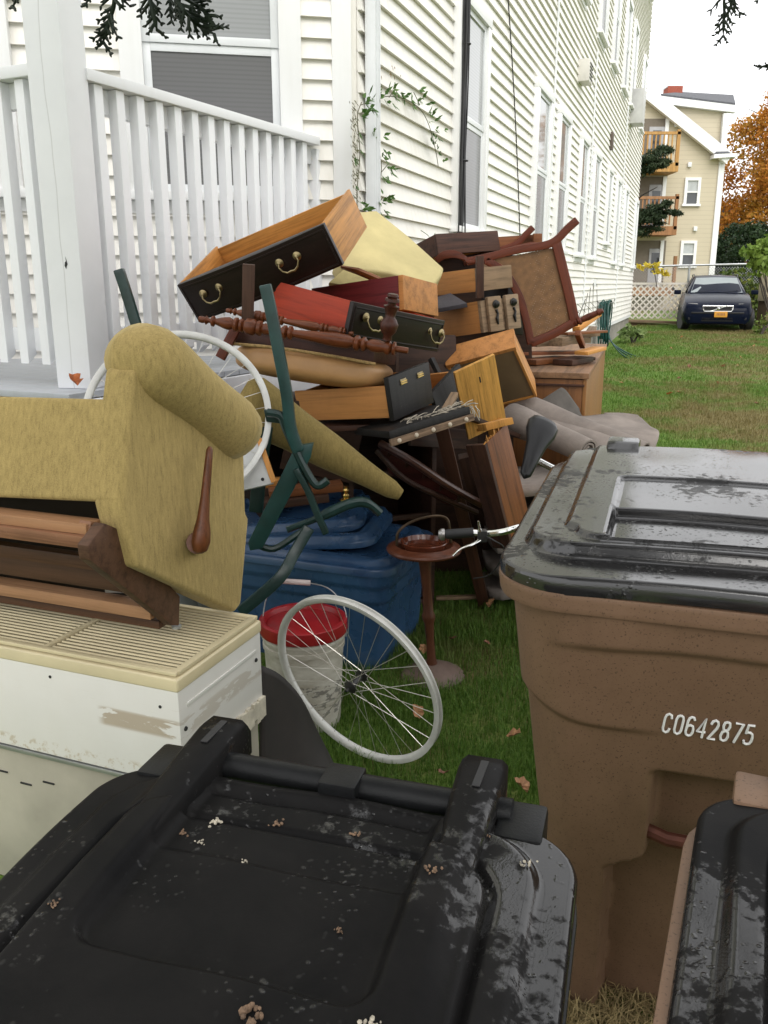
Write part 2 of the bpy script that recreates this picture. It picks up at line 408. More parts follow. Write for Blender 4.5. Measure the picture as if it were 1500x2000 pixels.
# ------------------------------------------------------------------ porch
RD = Vector((.432, .902, 0)).normalized(); LD = Vector((-RD.y, RD.x, 0))
EDGE = P(167, 745, 3.36); ZD = P(135, 757, 3.42).z; ZR = 2.325
PC = Vector((EDGE.x, EDGE.y, 0)) + LD * .075 + RD * .075
MPO = frame(Vector((PC.x, PC.y, ZD)), RD, Vector((0, 0, 1)))     # x back to the house, y to the left, z from the deck
porch = thing('porch', 'white painted porch railing, square post and grey deck on the house front', 'porch', MPO)
RL = 1.82; H_ = ZR - ZD
def m_post():
    q = NT('painted_post_with_knots'); v = q.coords(rnd=False); f = q.noise(v, 4, 6, .6)
    cr = q.n('TexWave', wave_type='BANDS', bands_direction='Y'); q.l(v, cr.inputs['Vector']); cr.inputs['Scale'].default_value = 2.1; cr.inputs['Distortion'].default_value = 1.6; cr.inputs['Detail'].default_value = 3
    cr.inputs['Detail Scale'].default_value = .6
    crack = q.ramp(cr.outputs['Fac'], [(.0, (1, 1, 1)), (.0016, (0, 0, 0))])
    vor = q.n('TexVoronoi'); q.l(v, vor.inputs['Vector']); vor.inputs['Scale'].default_value = 3.4
    knot = q.ramp(vor.outputs['Distance'], [(.03, (1, 1, 1)), (.07, (0, 0, 0))])
    c = q.mix(q.math('MULTIPLY', knot, .55), q.ramp(f, [(.3, (.76, .77, .79)), (.7, (.82, .83, .85))]), (.42, .40, .37))
    q.col(q.mix(q.math('MULTIPLY', crack, .4), c, (.35, .34, .33))); q.rough(.45); q.bump(q.noise(v, 22, 4, .6), .1, .003); return q.set()
MPS = frame(WM[porch.name].translation, Vector((math.sin(math.radians(15)), math.cos(math.radians(15)), 0)), Vector((0, 0, 1)))
obj('post', MB().box((0, 0, 1.3), (.15, .15, 2.6)), m_post(), porch, MPS, bevel=.004)
obj('knot_hole', MB().add([(-.0762, -.012, .452), (-.0762, -.006, .465), (-.0762, -.009, .478), (-.0762, -.014, .482), (-.0762, -.012, .50), (-.0762, -.017, .484), (-.0762, -.020, .470), (-.0762, -.015, .462)], [tuple(range(8))]), BLACKRUB, porch, MPS, smooth=0)
bal = None
def rail(along, other, x0, x1):
    """railing along one side of the porch"""
    def B(name, a, b, c, d, z0, z1, bev=.004):
        lo = along * a + other * c; hi = along * b + other * d
        cc = (lo + hi) / 2; M = frame(MPO @ Vector((cc.x, cc.y, (z0 + z1) / 2)), MPO.to_3x3() @ along, Vector((0, 0, 1)))
        return obj(name, MB().box((0, 0, 0), (b - a, abs(d - c), z1 - z0)), PORCHW, porch, M, bevel=bev)
    B('handrail', x0, x1, -.07, .05, H_ - .042, H_)
    B('upper_rail', x0, x1, -.012, .026, H_ - .135, H_ - .043)
    B('bottom_rail', x0, x1, -.012, .026, .135, .225)
    n = int((x1 - x0) / .118); src = None
    for i in range(n):
        x = x0 + .07 + i * .118; c = along * x + other * -.031
        M = frame(MPO @ Vector((c.x, c.y, 0)), MPO.to_3x3() @ along, Vector((0, 0, 1)))
        if src is None:
            hw = .0225
            q = MB().add([(-hw, -hw, .12), (hw, -hw, .12), (hw, hw, .085), (-hw, hw, .085), (-hw, -hw, H_ - .044), (hw, -hw, H_ - .044), (hw, hw, H_ - .044), (-hw, hw, H_ - .044)],
                         [(3, 2, 1, 0), (4, 5, 6, 7), (0, 1, 5, 4), (1, 2, 6, 5), (2, 3, 7, 6), (3, 0, 4, 7)])
            src = obj('baluster', q, PORCHW, porch, M, bevel=.002)
        else: share(src, 'baluster', porch, M)
rail(Vector((1, 0, 0)), Vector((0, 1, 0)), .076, RL)
rail(Vector((0, 1, 0)), Vector((1, 0, 0)), .076, 2.6)
obj('end_post', MB().box((RL + .03, .0, .5 * H_ - .02), (.06, .09, H_ - .07)), PORCHW, porch, bevel=.004)
src = None
for i in range(17):
    M = MPO @ Matrix.Translation((-.16 + i * .122, 1.18, -.014))
    src = obj('deck_board', MB().box((0, 0, 0), (.118, 2.62, .026)), DECK, porch, M, bevel=.003) if src is None else share(src, 'deck_board', porch, M)
obj('fascia_board', MB().box((-.2, 1.18, -.13), (.03, 2.6, .2)), PORCHW, porch, bevel=.003)
obj('fascia_board', MB().box((.8, -.145, -.13), (1.95, .03, .2)), PORCHW, porch, bevel=.003)
src = None
for i in range(15):
    M = MPO @ Matrix.Translation((-.1 + i * .13, -.1, -.72))
    src = obj('skirt_board', MB().box((0, 0, 0), (.122, .02, .95)), DECK, porch, M, bevel=.002) if src is None else share(src, 'skirt_board', porch, M)
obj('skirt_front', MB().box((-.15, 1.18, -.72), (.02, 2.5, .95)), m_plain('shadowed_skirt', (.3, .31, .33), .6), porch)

# ------------------------------------------------------------------ cables and vine on the side wall
def wallp(s_, z, out): return C0 + WD * s_ + WN * out + Vector((0, 0, z))
CABLE = m_plain('black_cable', (.02, .02, .022), .45, .2, 30)
bun = thing('cable_bundle', 'thick bundle of black cables running down beside the ground floor window', 'cable', wallp(1.93, 1.2, .05))
for i, (o1, o2, r) in enumerate(((0, .0, .012), (.05, .012, .010), (-.055, .004, .009), (.11, .024, .008), (-.10, .03, .007), (.17, .02, .006), (-.15, .02, .006))):
    pts = [wallp(1.93 + o1 * .4 + .11 * math.exp(-((z - 4.3) / .5) ** 2) * (i % 3 - .6) + .018 * math.sin(z * 2.2 + i), z, .078 + o2 + .01 * math.sin(z * 3 + i)) for z in np.linspace(1.2, 4.6, 18)]
    obj('cable', MB().tube(pts, r, 6), CABLE, bun, space='W')
for z in (2.45, 3.25): obj('cable_tie', MB().torus(.034, .005, Matrix.Translation(wallp(1.945, z, .095)), 14, 5), CABLE, bun, space='W')
tag(obj('cable', MB().tube([wallp(3.22 + 1.35 * t + .12 * math.sin(t * 3), 4.6 - 2.7 * t, .03) for t in np.linspace(0, 1, 14)], .006, 5), CABLE, space='W'), 'single thin black wire slanting down the siding past the cable bundle', 'cable')
# ------------------------------------------------------------------ foliage helper
def m_leaf(name, cols, scale=1.3, rough=.6, trans=.25):
    if name in MATS: return MATS[name]
    q = NT(name); v = q.coords(rnd=False); f = q.noise(v, scale, 3, .6); h = q.noise(v, scale * 14, 2, .5)
    ff = q.math('ADD', q.math('MULTIPLY', f, .55), q.math('MULTIPLY', h, .45)); n = len(cols)
    c = q.ramp(ff, [(.32 + .36 * i / (n - 1), cc) for i, cc in enumerate(cols)])
    q.col(c); q.rough(rough); q.set(Specular_IOR_Level=.25)
    tr = q.n('BsdfTranslucent'); q.l(c, tr.inputs['Color']); ms = q.n('MixShader'); ms.inputs[0].default_value = trans
    q.l(q.b.outputs[0], ms.inputs[1]); q.l(tr.outputs[0], ms.inputs[2])
    out = [x for x in q.t.nodes if x.type == 'OUTPUT_MATERIAL'][0]; q.l(ms.outputs[0], out.inputs['Surface'])
    MATS[name] = q.m; return q.m
NPR = np.random.default_rng(5)
def rawmesh(name, V, Fq, mat, M, parent=None, smooth=False):
    """mesh from numpy arrays, V already in the frame M"""
    k = Fq.shape[1]; me = bpy.data.meshes.new(name)
    me.vertices.add(len(V)); me.vertices.foreach_set('co', V.astype(np.float32).ravel())
    me.loops.add(Fq.size); me.loops.foreach_set('vertex_index', Fq.astype(np.int32).ravel())
    me.polygons.add(len(Fq)); me.polygons.foreach_set('loop_start', np.arange(0, Fq.size, k, dtype=np.int32))
    if smooth: me.polygons.foreach_set('use_smooth', np.ones(len(Fq), bool))
    me.update(calc_edges=True); me.validate(); me.materials.append(mat)
    return link(bpy.data.objects.new(name, me), M, parent)
def leafcloud(name, clumps, size, mat, M, parent=None, aspect=.55, droop=.2):
    """clumps: (centre, radii, count) world; pointed leaf faces spread through each clump"""
    I = np.array(M.inverted()); C = []
    for c, r, n in clumps:
        d = NPR.normal(size=(n, 3)); d /= np.linalg.norm(d, axis=1)[:, None]
        rr = NPR.random((n, 1)) ** .45; C.append(np.array(c) + d * rr * np.array(r))
    C = np.concatenate(C); n = len(C)
    a = NPR.normal(size=(n, 3)); a[:, 2] -= droop; a /= np.linalg.norm(a, axis=1)[:, None]
    b = np.cross(a, NPR.normal(size=(n, 3))); b /= np.linalg.norm(b, axis=1)[:, None]
    s = size * (.6 + .8 * NPR.random((n, 1)))
    V = np.stack([C - a * s * .5, C + b * s * aspect * .5, C + a * s * .5, C - b * s * aspect * .5], 1).reshape(-1, 3)
    V = V @ I[:3, :3].T + I[:3, 3]
    return rawmesh(name, V, np.arange(4 * n).reshape(n, 4), mat, M, parent)
BARK = m_plain('bark', (.055, .045, .036), .9, .4, 14, bump=.6, bscale=30)
def limbs(base, top, r, n, spread, seed):
    R_ = random.Random(seed); m = MB(); pts = [base + (top - base) * t + Vector((R_.uniform(-.1, .1), R_.uniform(-.1, .1), 0)) * (1 if 0 < t < 1 else 0) for t in (0, .25, .5, .75, 1)]
    m.tube(pts, [r, r * .8, r * .6, r * .4, r * .15], 8); ends = []
    for i in range(n):
        t = R_.uniform(.25, .95); s0 = base + (top - base) * t; a = R_.uniform(0, 6.28); L = spread * R_.uniform(.5, 1) * (1.2 - .6 * t)
        e = s0 + Vector((math.cos(a) * L, math.sin(a) * L, L * R_.uniform(.2, .8))); mid = (s0 + e) / 2 + Vector((0, 0, .1 * L))
        m.tube([s0, mid, e], [r * .3 * (1.2 - t), r * .18, r * .05], 5); ends.append(e)
    return m, ends

# orange maple beyond the beige house
def tree(name, label, base, h, r, cols, nclump, nleaf, size, seed, trunk_r=.25, crown_lo=.3, flat_=.8, trans=.25, noise=.5, group=None):
    base = Vector(base); T = thing(name, label, 'tree', base, group); top = base + Vector((0, 0, h * .9))
    m, ends = limbs(base, top, trunk_r, 16, r * .8, seed); obj('trunk', m, BARK, T, space='W')
    R_ = random.Random(seed + 1); cl = []
    for i in range(nclump):
        d = Vector((R_.gauss(0, 1), R_.gauss(0, 1), R_.gauss(0, 1))).normalized() * (R_.random() ** .4)
        t = (d.z + 1) / 2; zc = base.z + h * (crown_lo + (1 - crown_lo) * t)
        wdt = r * (1.0 - .35 * abs(d.z)); rad = r * R_.uniform(.16, .3)
        cl.append(((base.x + d.x * wdt, base.y + d.y * wdt, zc), (rad, rad, rad * flat_), int(nleaf / nclump)))
    leafcloud('crown', cl, size, m_leaf('leaf_' + name, cols, noise, trans=trans), Matrix.Translation(base), T)
    return T
gx = P(1512, 540, 58)
tree('maple_tree', 'tall maple with orange and rust autumn leaves behind the beige house', (gx.x, 58, .4), 13.2, 5.2, [(.30, .10, .018), (.46, .17, .025), (.42, .21, .03), (.26, .20, .04)], 90, 30000, .24, 11, .3, .18, noise=.35)
gx = P(1452, 520, 50)
tree('dark_evergreen_tree', 'dark green conifer standing behind the chain link fence', (gx.x, 50, .4), 4.6, 2.2, [(.010, .022, .010), (.022, .045, .018), (.035, .062, .022)], 46, 14000, .17, 21, .15, .05, trans=.1)
gx = P(1515, 540, 46)
tree('dark_yew_tree', 'dark rounded yew half hidden behind the maple leaves', (gx.x, 46, .4), 5.2, 2.4, [(.010, .022, .010), (.02, .042, .016), (.04, .07, .022)], 46, 12000, .17, 22, .15, .05, trans=.1)
gx = P(1215, 540, 28)
T = thing('cedar_tree', 'dark cedar reaching past the far house corner in front of the balconies', 'tree', (gx.x, 28, .35))
m, _ = limbs(Vector((gx.x, 28, .3)), Vector((gx.x, 28, 9)), .16, 2, 1, 4)
cl = []
for (x0, y0, x1, y1, n) in ((1215, 330, 1312, 285, 11), (1215, 345, 1300, 312, 10), (1220, 320, 1290, 325, 8), (1215, 430, 1318, 412, 12), (1215, 440, 1300, 395, 11), (1215, 455, 1285, 445, 9), (1212, 420, 1290, 430, 8)):
    a, b = P(x0, y0, 28), P(x1, y1, 27.4); m.tube([a, (a + b) / 2 + Vector((0, 0, .12)), b], [.05, .03, .01], 5)
    for i in range(n):
        t = (i + 1) / n; c = a.lerp(b, t) + Vector((0, random.uniform(-.3, .3), random.uniform(-.12, .08))); rr = .32 * (1.1 - .6 * t)
        cl.append((c, (rr * 1.25, rr * 1.2, rr * .42), 150))
obj('trunk', m, BARK, T, space='W')
leafcloud('crown', cl, .15, m_leaf('leaf_cedar', [(.012, .024, .012), (.03, .05, .022), (.055, .07, .03)], 1.2, trans=.08), Matrix.Translation((gx.x, 28, .35)), T, .22)

# ------------------------------------------------------------------ beige house at the end of the lot
BD = 42.0
BSID = None
def m_farsiding():
    q = NT('beige_vinyl_siding'); w = q.n('TexWave', wave_type='BANDS', bands_direction='Z', wave_profile='SAW'); q.l(q.coords(rnd=False), w.inputs['Vector']); w.inputs['Scale'].default_value = 1 / .2 / 2 * .628
    w.inputs['Scale'].default_value = 1.57; q.col(q.ramp(w.outputs['Fac'], [(.0, (.36, .31, .225)), (.1, (.53, .465, .345)), (1, (.53, .465, .345))])); q.rough(.6)
    q.bump(w.outputs['Fac'], .5, .02); return q.set()
BSID = m_farsiding(); ROOFM = m_plain('asphalt_shingle', (.085, .088, .098), .85, .35, 12, bump=.4, bscale=20)
bh = thing('beige_house', 'beige three-storey gabled house with wooden balconies beyond the fence', 'house', P(1340, 560, BD))
fp = lambda px, py: P(px, py, BD)
wall = [fp(1150, 640), fp(1378, 640), fp(1411, 300), fp(1260, 178), fp(1150, 100)]
g0 = wall[0].z = wall[1].z = .3
obj('wall', MB().prism(wall, (0, 9, 0)), BSID, bh, space='W', smooth=0)
# dormer rising behind the rake
dl = [P(1290, 199, BD + .3), P(1420, 218, BD + .3), P(1413, 312, BD + .3)]
obj('dormer_wall', MB().prism([P(1286, 197, BD + .25), P(1420, 217, BD + .25), P(1412, 300, BD + .25)], (0, 6, 0)), BSID, bh, space='W', smooth=0)
obj('dormer_trim', MB().bar(P(1290, 196, BD + .12), P(1436, 214, BD + .12), .3, .3).bar(P(1417, 222, BD + .1), P(1411, 298, BD + .1), .2, .24), TRIM, bh, space='W')
a, b, c = P(1290, 189, BD + .1), P(1436, 207, BD + .1), P(1436, 190, BD + 8)
obj('dormer_roof', MB().prism([a, b, P(1432, 190, BD + 7), P(1330, 184, BD + 7)], (0, 0, .12)), ROOFM, bh, space='W', smooth=0)
obj('rake_trim', MB().bar(fp(1240, 168) - Vector((0, .25, 0)), fp(1419, 312) - Vector((0, .25, 0)), .5, .26, Vector((0, 1, 0))), TRIM, bh, space='W')
obj('roof', MB().prism([fp(1240, 160), fp(1421, 306), fp(1421, 300), fp(1240, 153)], (0, 9, 0)), ROOFM, bh, space='W', smooth=0)
obj('eave_return', MB().prism([fp(1386, 312) - Vector((0, .5, 0)), fp(1432, 309) - Vector((0, .5, 0)), fp(1432, 302) - Vector((0, .5, 0)), fp(1388, 304) - Vector((0, .5, 0))], (0, 8, 0)), TRIM, bh, space='W', smooth=0)
obj('eave_roof', MB().prism([fp(1388, 303) - Vector((0, .5, 0)), fp(1420, 302) - Vector((0, .5, 0)), fp(1404, 288) - Vector((0, .1, 0))], (0, .5, 0)), ROOFM, bh, space='W', smooth=0)
obj('corner_board', MB().bar(fp(1410, 312) - Vector((0, .03, 0)), P(1385, 575, BD) - Vector((0, .03, 0)), .1, .26, Vector((1, 0, 0))), TRIM, bh, space='W')
ch = obj('chimney', MB().box(P(1313, 194, BD + 5), (.75, .75, 1.1)), m_plain('chimney_brick', (.30, .075, .045), .85, .3, 20), bh, space='W', bevel=.01)
obj('chimney_cap', MB().box(P(1313, 172, BD + 5), (.7, .7, .06)), STEEL, ch, space='W')
def farwin(x0, y0, x1, y1, hm=.08):
    p, q = fp(x0, y1), fp(x1, y0); cx, cz = (p.x + q.x) / 2, (p.z + q.z) / 2; w_, h_ = q.x - p.x, q.z - p.z; y = BD; F_ = MB(); t = .13
    F_.box((cx - w_ / 2 + t / 2, y - .05, cz), (t, .1, h_)).box((cx + w_ / 2 - t / 2, y - .05, cz), (t, .1, h_)).box((cx, y - .052, cz + h_ / 2 - t / 2), (w_ - 2 * t, .1, t)).box((cx, y - .06, cz - h_ / 2 + .05), (w_ + .12, .14, .1)).box((cx, y - .04, cz), (w_ - 2 * t, .07, .07))
    w = obj('window', F_, TRIM, bh, space='W')
    obj('pane', MB().box((cx, y - .02, cz + h_ / 4 - .03), (w_ - 2 * t, .03, h_ / 2 - t - .02)), m_plain('far_blind', (.42, .44, .44), .3), w, space='W', smooth=0)
    obj('pane', MB().box((cx, y - .018, cz - h_ / 4 + .03), (w_ - 2 * t, .03, h_ / 2 - t)), GLASS_FAR, w, space='W', smooth=0)
farwin(1333, 347, 1369, 403); farwin(1325, 470, 1361, 523)
for (bx0, by0) in ((1357, 447), (1320, 244), (1346, 322)): obj('wall_light', MB().box(fp(bx0, by0) - Vector((0, .06, 0)), (.16, .12, .2)), METALW, bh, space='W', bevel=.01)
OAK = m_wood('balcony_timber', (.44, .25, .085), .75, .6, 2, 3)
OAK2 = m_wood('balcony_timber_old', (.30, .155, .075), .75, .7, 2, 3)
DARKIN = m_plain('recess_shade_tone', (.16, .135, .105), .8)
for j, (yt, yf, yb, xr, mt) in enumerate(((232, 325, 340, 1305, OAK), (345, 445, 462, 1300, OAK2), (470, 560, 575, 1293, OAK2))):
    # open balcony with its inner shade as a flat dark panel: recess, door, floor, rail
    obj('recess_shade', MB().box((fp(1250, yt).x, BD - .02, (fp(1250, yt).z + fp(1250, yf).z) / 2), (2.45, .03, fp(1250, yt).z - fp(1250, yf).z)), DARKIN, bh, space='W', smooth=0)
    d0, d1 = fp(1268, yt + 16), fp(1293 - 3 * j, yf + 2); d = obj('door', MB().box(((d0.x + d1.x) / 2, BD - .05, (d0.z + d1.z) / 2), (d1.x - d0.x, .04, d0.z - d1.z)), m_plain('far_door', (.33, .33, .34), .5), bh, space='W', bevel=.01)
    obj('door_pane', MB().box(((d0.x + d1.x) / 2, BD - .075, (d0.z + d1.z) / 2 + .25), (.38, .02, .9)), GLASS_FAR, d, space='W', smooth=0)
    f0 = fp(1306 - 3 * j, yf)
    bal_ = obj('balcony', MB().box((f0.x - 2, BD - .7, f0.z - .2), (4, 1.4, .38)).box((f0.x - .08, BD - 1.33, f0.z + .6), (.14, .14, 1.5)), mt, bh, space='W')
    if j < 2:
        obj('balcony_rail', MB().box((f0.x - 2, BD - 1.35, f0.z + 1.2), (4, .1, .12)), mt, bal_, space='W')
        for i in range(14): obj('balcony_baluster', MB().box((f0.x - .35 - i * .18, BD - 1.35, f0.z + .6), (.06, .05, 1.1)), mt, bal_, space='W')
    obj('trim_post', MB().box((fp(1303 - 5 * j, yt).x, BD - .06, (fp(1300, yt).z + fp(1300, yf).z) / 2), (.16, .1, fp(1300, yt).z - fp(1300, yf).z)), TRIM, bh, space='W')
gd = P(1424, 440, 62)
T = thing('grey_shed_house', 'grey shingled house end just visible behind the beige house', 'house', (gd.x, 62, .35))
obj('wall', MB().prism([P(1400, 560, 62), P(1437, 560, 62), P(1437, 400, 62), P(1400, 400, 62)], (0, 4, 0)), m_plain('slate_shingle', (.13, .14, .165), .8, .2, 4), T, space='W', smooth=0)
obj('corner_board', MB().bar(P(1438, 560, 61.9), P(1438, 398, 61.9), .12, .2), TRIM, T, space='W')

# ------------------------------------------------------------------ fences
FY = 26.3
lf = thing('lattice_fence', 'low white diamond lattice panel beside the parked car', 'fence', (P(1300, 640, FY).x, FY, ground(9, FY)))
WLAT = m_paint('lattice_paint', (.62, .58, .52), .6, .3)
lx0, lx1 = P(1215, 600, FY).x, P(1385, 600, FY).x; lz0, lz1 = P(1300, 622, FY).z, P(1300, 556, FY).z
def clipslat(cx, sgn, off, hw=.021):
    # slat through (cx, lz0) at 45 degrees, clipped to the panel
    a = Vector((cx, 0, lz0)); d = Vector((sgn, 0, 1)); hgt = lz1 - lz0; t0, t1 = 0, hgt
    for t_ in (0, 1):
        pass
    def xt(t): return cx + sgn * t
    if sgn > 0: t0 = max(t0, lx0 - cx); t1 = min(t1, lx1 - cx)
    else: t0 = max(t0, cx - lx1); t1 = min(t1, cx - lx0)
    if t1 - t0 < .1: return
    A = Vector((xt(t0), FY + off, lz0 + t0)); B = Vector((xt(t1), FY + off, lz0 + t1))
    obj('lattice_slat', MB().bar(A, B, .012, hw * 2, Vector((-sgn, 0, 1))), WLAT, lf, space='W', smooth=0)
x = lx0 - 1.0
while x < lx1 + 1.0:
    clipslat(x, 1, -.007); clipslat(x, -1, .007); x += .19
obj('lattice_cap', MB().box(((lx0 + lx1) / 2, FY, lz1 + .03), (lx1 - lx0, .06, .06)), WLAT, lf, space='W')
tb = thing('timber_edging', 'weathered brown timber sill under the lattice panel', 'timber', (P(1270, 635, FY - .2).x, FY - .2, ground(9, 26)))
q0 = P(1218, 626, FY - .25); q1 = P(1322, 630, FY - .25)
OLDW = m_wood('weathered_timber', (.20, .14, .095), .6, .8, 0, 12)
plank('top_board', tb, q0, q1, .3, .07, OLDW); plank('face_board', tb, q0 - Vector((0, .0, .16)), q1 - Vector((.25, 0, .16)), .06, .24, OLDW)
cf = thing('chain_link_fence', 'galvanised chain link fence running behind the car', 'fence', (P(1400, 640, 27).x, 27, .35))
t0, t1 = P(1225, 521, 27), P(1540, 514, 27)
obj('top_rail', MB().tube([t0, t1], .03, 8), STEEL, cf, space='W')
for px in (1347, 1489):
    a = P(px, 517, 27); obj('fence_post', MB().tube([Vector((a.x, 27, .2)), a], .035, 8), STEEL, cf, space='W')
m = MB(); zt, zb = t0.z, .5; xx = t0.x - 2
while xx < t1.x + 2:
    for sgn in (1, -1):
        hgt = zt - zb; A = Vector((xx, 27.0 + .004 * sgn, zb)); B = Vector((xx + sgn * hgt, 27.0 + .004 * sgn, zt)); m.bar(A, B, .006, .006)
    xx += .085
obj('wire_mesh', m, STEEL, cf, space='W', smooth=0, fixn=False)
yb = thing('yellow_leaf_vine', 'sprig of yellow leaves hanging over the fence rail', 'plant', P(1285, 545, 26.1))
obj('stem', MB().tube([P(1283, 560, 26.1), P(1279, 535, 26.1), P(1274, 518, 26.1)], .012, 5), BARK, yb, space='W')
leafcloud('leaves', [(P(1272, 517, 26.1), (.25, .12, .1), 26), (P(1288, 530, 26.1), (.28, .12, .1), 26), (P(1252, 522, 26.1), (.12, .1, .06), 10), (P(1300, 536, 26.1), (.14, .1, .05), 10)], .17, m_leaf('leaf_yellow', [(.55, .34, .03), (.62, .50, .06), (.35, .38, .06)], 2), WM[yb.name], yb)
def bush(name, label, px, py, D, clumps, size, cols, stems=6):
    b = P(px, py, D); b.z = ground(b.x, b.y); T = thing(name, label, 'shrub', b); m = MB()
    for (cx, cy, r, n) in clumps:
        e = P(cx, cy, D); m.tube([b, (b + e) / 2 + Vector((random.uniform(-.1, .1), 0, .1)), e], [.03, .02, .006], 5)
    obj('stems', m, BARK, T, space='W')
    leafcloud('leaves', [(P(cx, cy, D + random.uniform(-.3, .3)), (r, r, r * .75), n) for (cx, cy, r, n) in clumps], size, m_leaf('leaf_' + name, cols, 2.0), WM[T.name], T)
bush('leafy_sapling', 'young tree with fresh green leaves overhanging the fence corner', 1520, 600, 22.5, [(1488, 485, .35, 90), (1470, 490, .25, 60), (1500, 505, .4, 110), (1475, 515, .2, 40), (1510, 480, .4, 90), (1455, 492, .12, 16), (1490, 530, .25, 50)], .17, [(.07, .13, .02), (.14, .22, .035), (.22, .29, .06)])
bush('green_shrub', 'mixed green shrub growing between the car and the fence corner', 1486, 640, 26.7, [(1475, 590, .5, 200), (1490, 570, .5, 200), (1465, 565, .4, 140), (1440, 545, .5, 160), (1480, 620, .4, 160), (1420, 540, .35, 90)], .14, [(.04, .07, .015), (.10, .15, .03), (.22, .2, .04)])
bush('low_hosta', 'low leafy plant by the foundation corner of the white house', 1238, 650, 19.5, [(1232, 646, .22, 60), (1248, 650, .18, 50), (1222, 652, .2, 50)], .15, [(.06, .12, .03), (.14, .2, .06), (.3, .33, .16)])
bush('weed_clump', 'straggly weeds at the lawn edge right of the car', 1488, 640, 22.0, [(1488, 635, .2, 70), (1500, 625, .25, 80), (1480, 645, .12, 40)], .1, [(.06, .1, .02), (.14, .2, .04), (.25, .22, .07)])
T = thing('brown_shed_corner', 'brown boarded shed corner at the right edge behind the shrub', 'shed', P(1500, 640, 24.5))
obj('wall', MB().box(P(1530, 610, 24.5), (1.2, .6, 1.3)), OLDW, T, space='W'); obj('upper_wall', MB().box(P(1530, 555, 24.5), (1.1, .55, .9)), m_plain('shed_tan', (.5, .42, .28), .7), T, space='W')
# ------------------------------------------------------------------ wheeled bins
def m_lid(name, wet, base=.007, sc_=1.0, dry=.10, xb=0.0):
    """black moulded polyethylene with a broken film of rain water"""
    q = NT(name); v = q.coords(rnd=False); v2 = q.coords((1, 1, 1), rnd=False)
    big = q.noise(v, 4.5 * sc_, 3, .5, .3); fine = q.noise(v, 60 * sc_, 4, .62, .2); grain = q.noise(v, 420, 2, .5)
    f = q.math('ADD', q.math('MULTIPLY', big, .62), q.math('MULTIPLY', fine, .38))
    if xb:
        sp = q.n('SeparateXYZ'); q.l(v, sp.inputs[0]); f = q.math('ADD', f, q.math('MULTIPLY', q.ramp(sp.outputs['X'], [(.10, (0, 0, 0)), (.26, (1, 1, 1))]), xb))
    w = q.ramp(f, [(wet - .025, (0, 0, 0)), (wet + .02, (1, 1, 1))])
    vo = q.n('TexVoronoi', feature='SMOOTH_F1'); q.l(v, vo.inputs['Vector']); vo.inputs['Scale'].default_value = 120; vo.inputs['Randomness'].default_value = 1
    spots = q.noise(v, 9, 2, .5)
    drop = q.math('MULTIPLY', q.ramp(vo.outputs['Distance'], [(.10, (1, 1, 1)), (.26, (0, 0, 0))]), q.ramp(spots, [(.5, (0, 0, 0)), (.62, (1, 1, 1))]))
    anyw = q.math('MAXIMUM', w, drop, True)
    dust = q.noise(v, 7, 6, .7, .5)
    q.col(q.ramp(dust, [(.35, (base, base, base * 1.05)), (.7, (base * 2.1, base * 2.0, base * 1.95))]))
    q.rough(q.ramp(anyw, [(0, (.43,) * 3), (1, (.09,) * 3)]))
    b1 = q.bump(grain, .12, .0008)
    q.bump(q.math('ADD', q.math('MULTIPLY', w, .12), drop), .5, .0016, b1)
    q.l(q.math('ADD', q.math('MULTIPLY', anyw, .5), dry), q.b.inputs['Specular IOR Level'])
    MATS[name] = q.m; return q.m
LIDM = m_lid('wet_black_lid', .625, .006, 1.0, .06, .15)
LIDM2 = m_lid('soaked_black_lid', .42, .010, 1.0, .3)
LIDM3 = m_lid('dewy_black_lid', .55, .007, 1.5, .06)
BLKP = m_plain('black_bin_plastic', (.008, .0085, .009), .38, .3, 30, bump=.15, bscale=300, spec=.2)
def m_brown():
    q = NT('speckled_brown_plastic'); v = q.coords(rnd=False); s1 = q.noise(v, 260, 2, .6); f = q.noise(v, 3, 6, .7, .4)
    st = q.noise(q.coords((14, 14, 2.0), rnd=False), 1, 5, .7)
    c = q.ramp(f, [(.3, (.152, .090, .054)), (.7, (.208, .126, .078))])
    c = q.mix(q.ramp(s1, [(.60, (0, 0, 0)), (.68, (.75, .75, .75))]), c, (.06, .036, .022))
    c = q.mix(q.math('MULTIPLY', q.ramp(st, [(.55, (0, 0, 0)), (.8, (1, 1, 1))]), .4), c, (.075, .05, .035))
    q.col(c); q.rough(.5); q.bump(q.noise(v, 300, 2), .12, .001); return q.set(Specular_IOR_Level=.4)
BRN = m_brown()
def sst(e0, e1, x):
    t = np.clip((x - e0) / (e1 - e0), 0, 1); return t * t * (3 - 2 * t)
def rrect_sdf(x, y, cx, cy, hx, hy, r):
    qx = np.abs(x - cx) - hx + r; qy = np.abs(y - cy) - hy + r
    return np.hypot(np.maximum(qx, 0), np.maximum(qy, 0)) + np.minimum(np.maximum(qx, qy), 0) - r
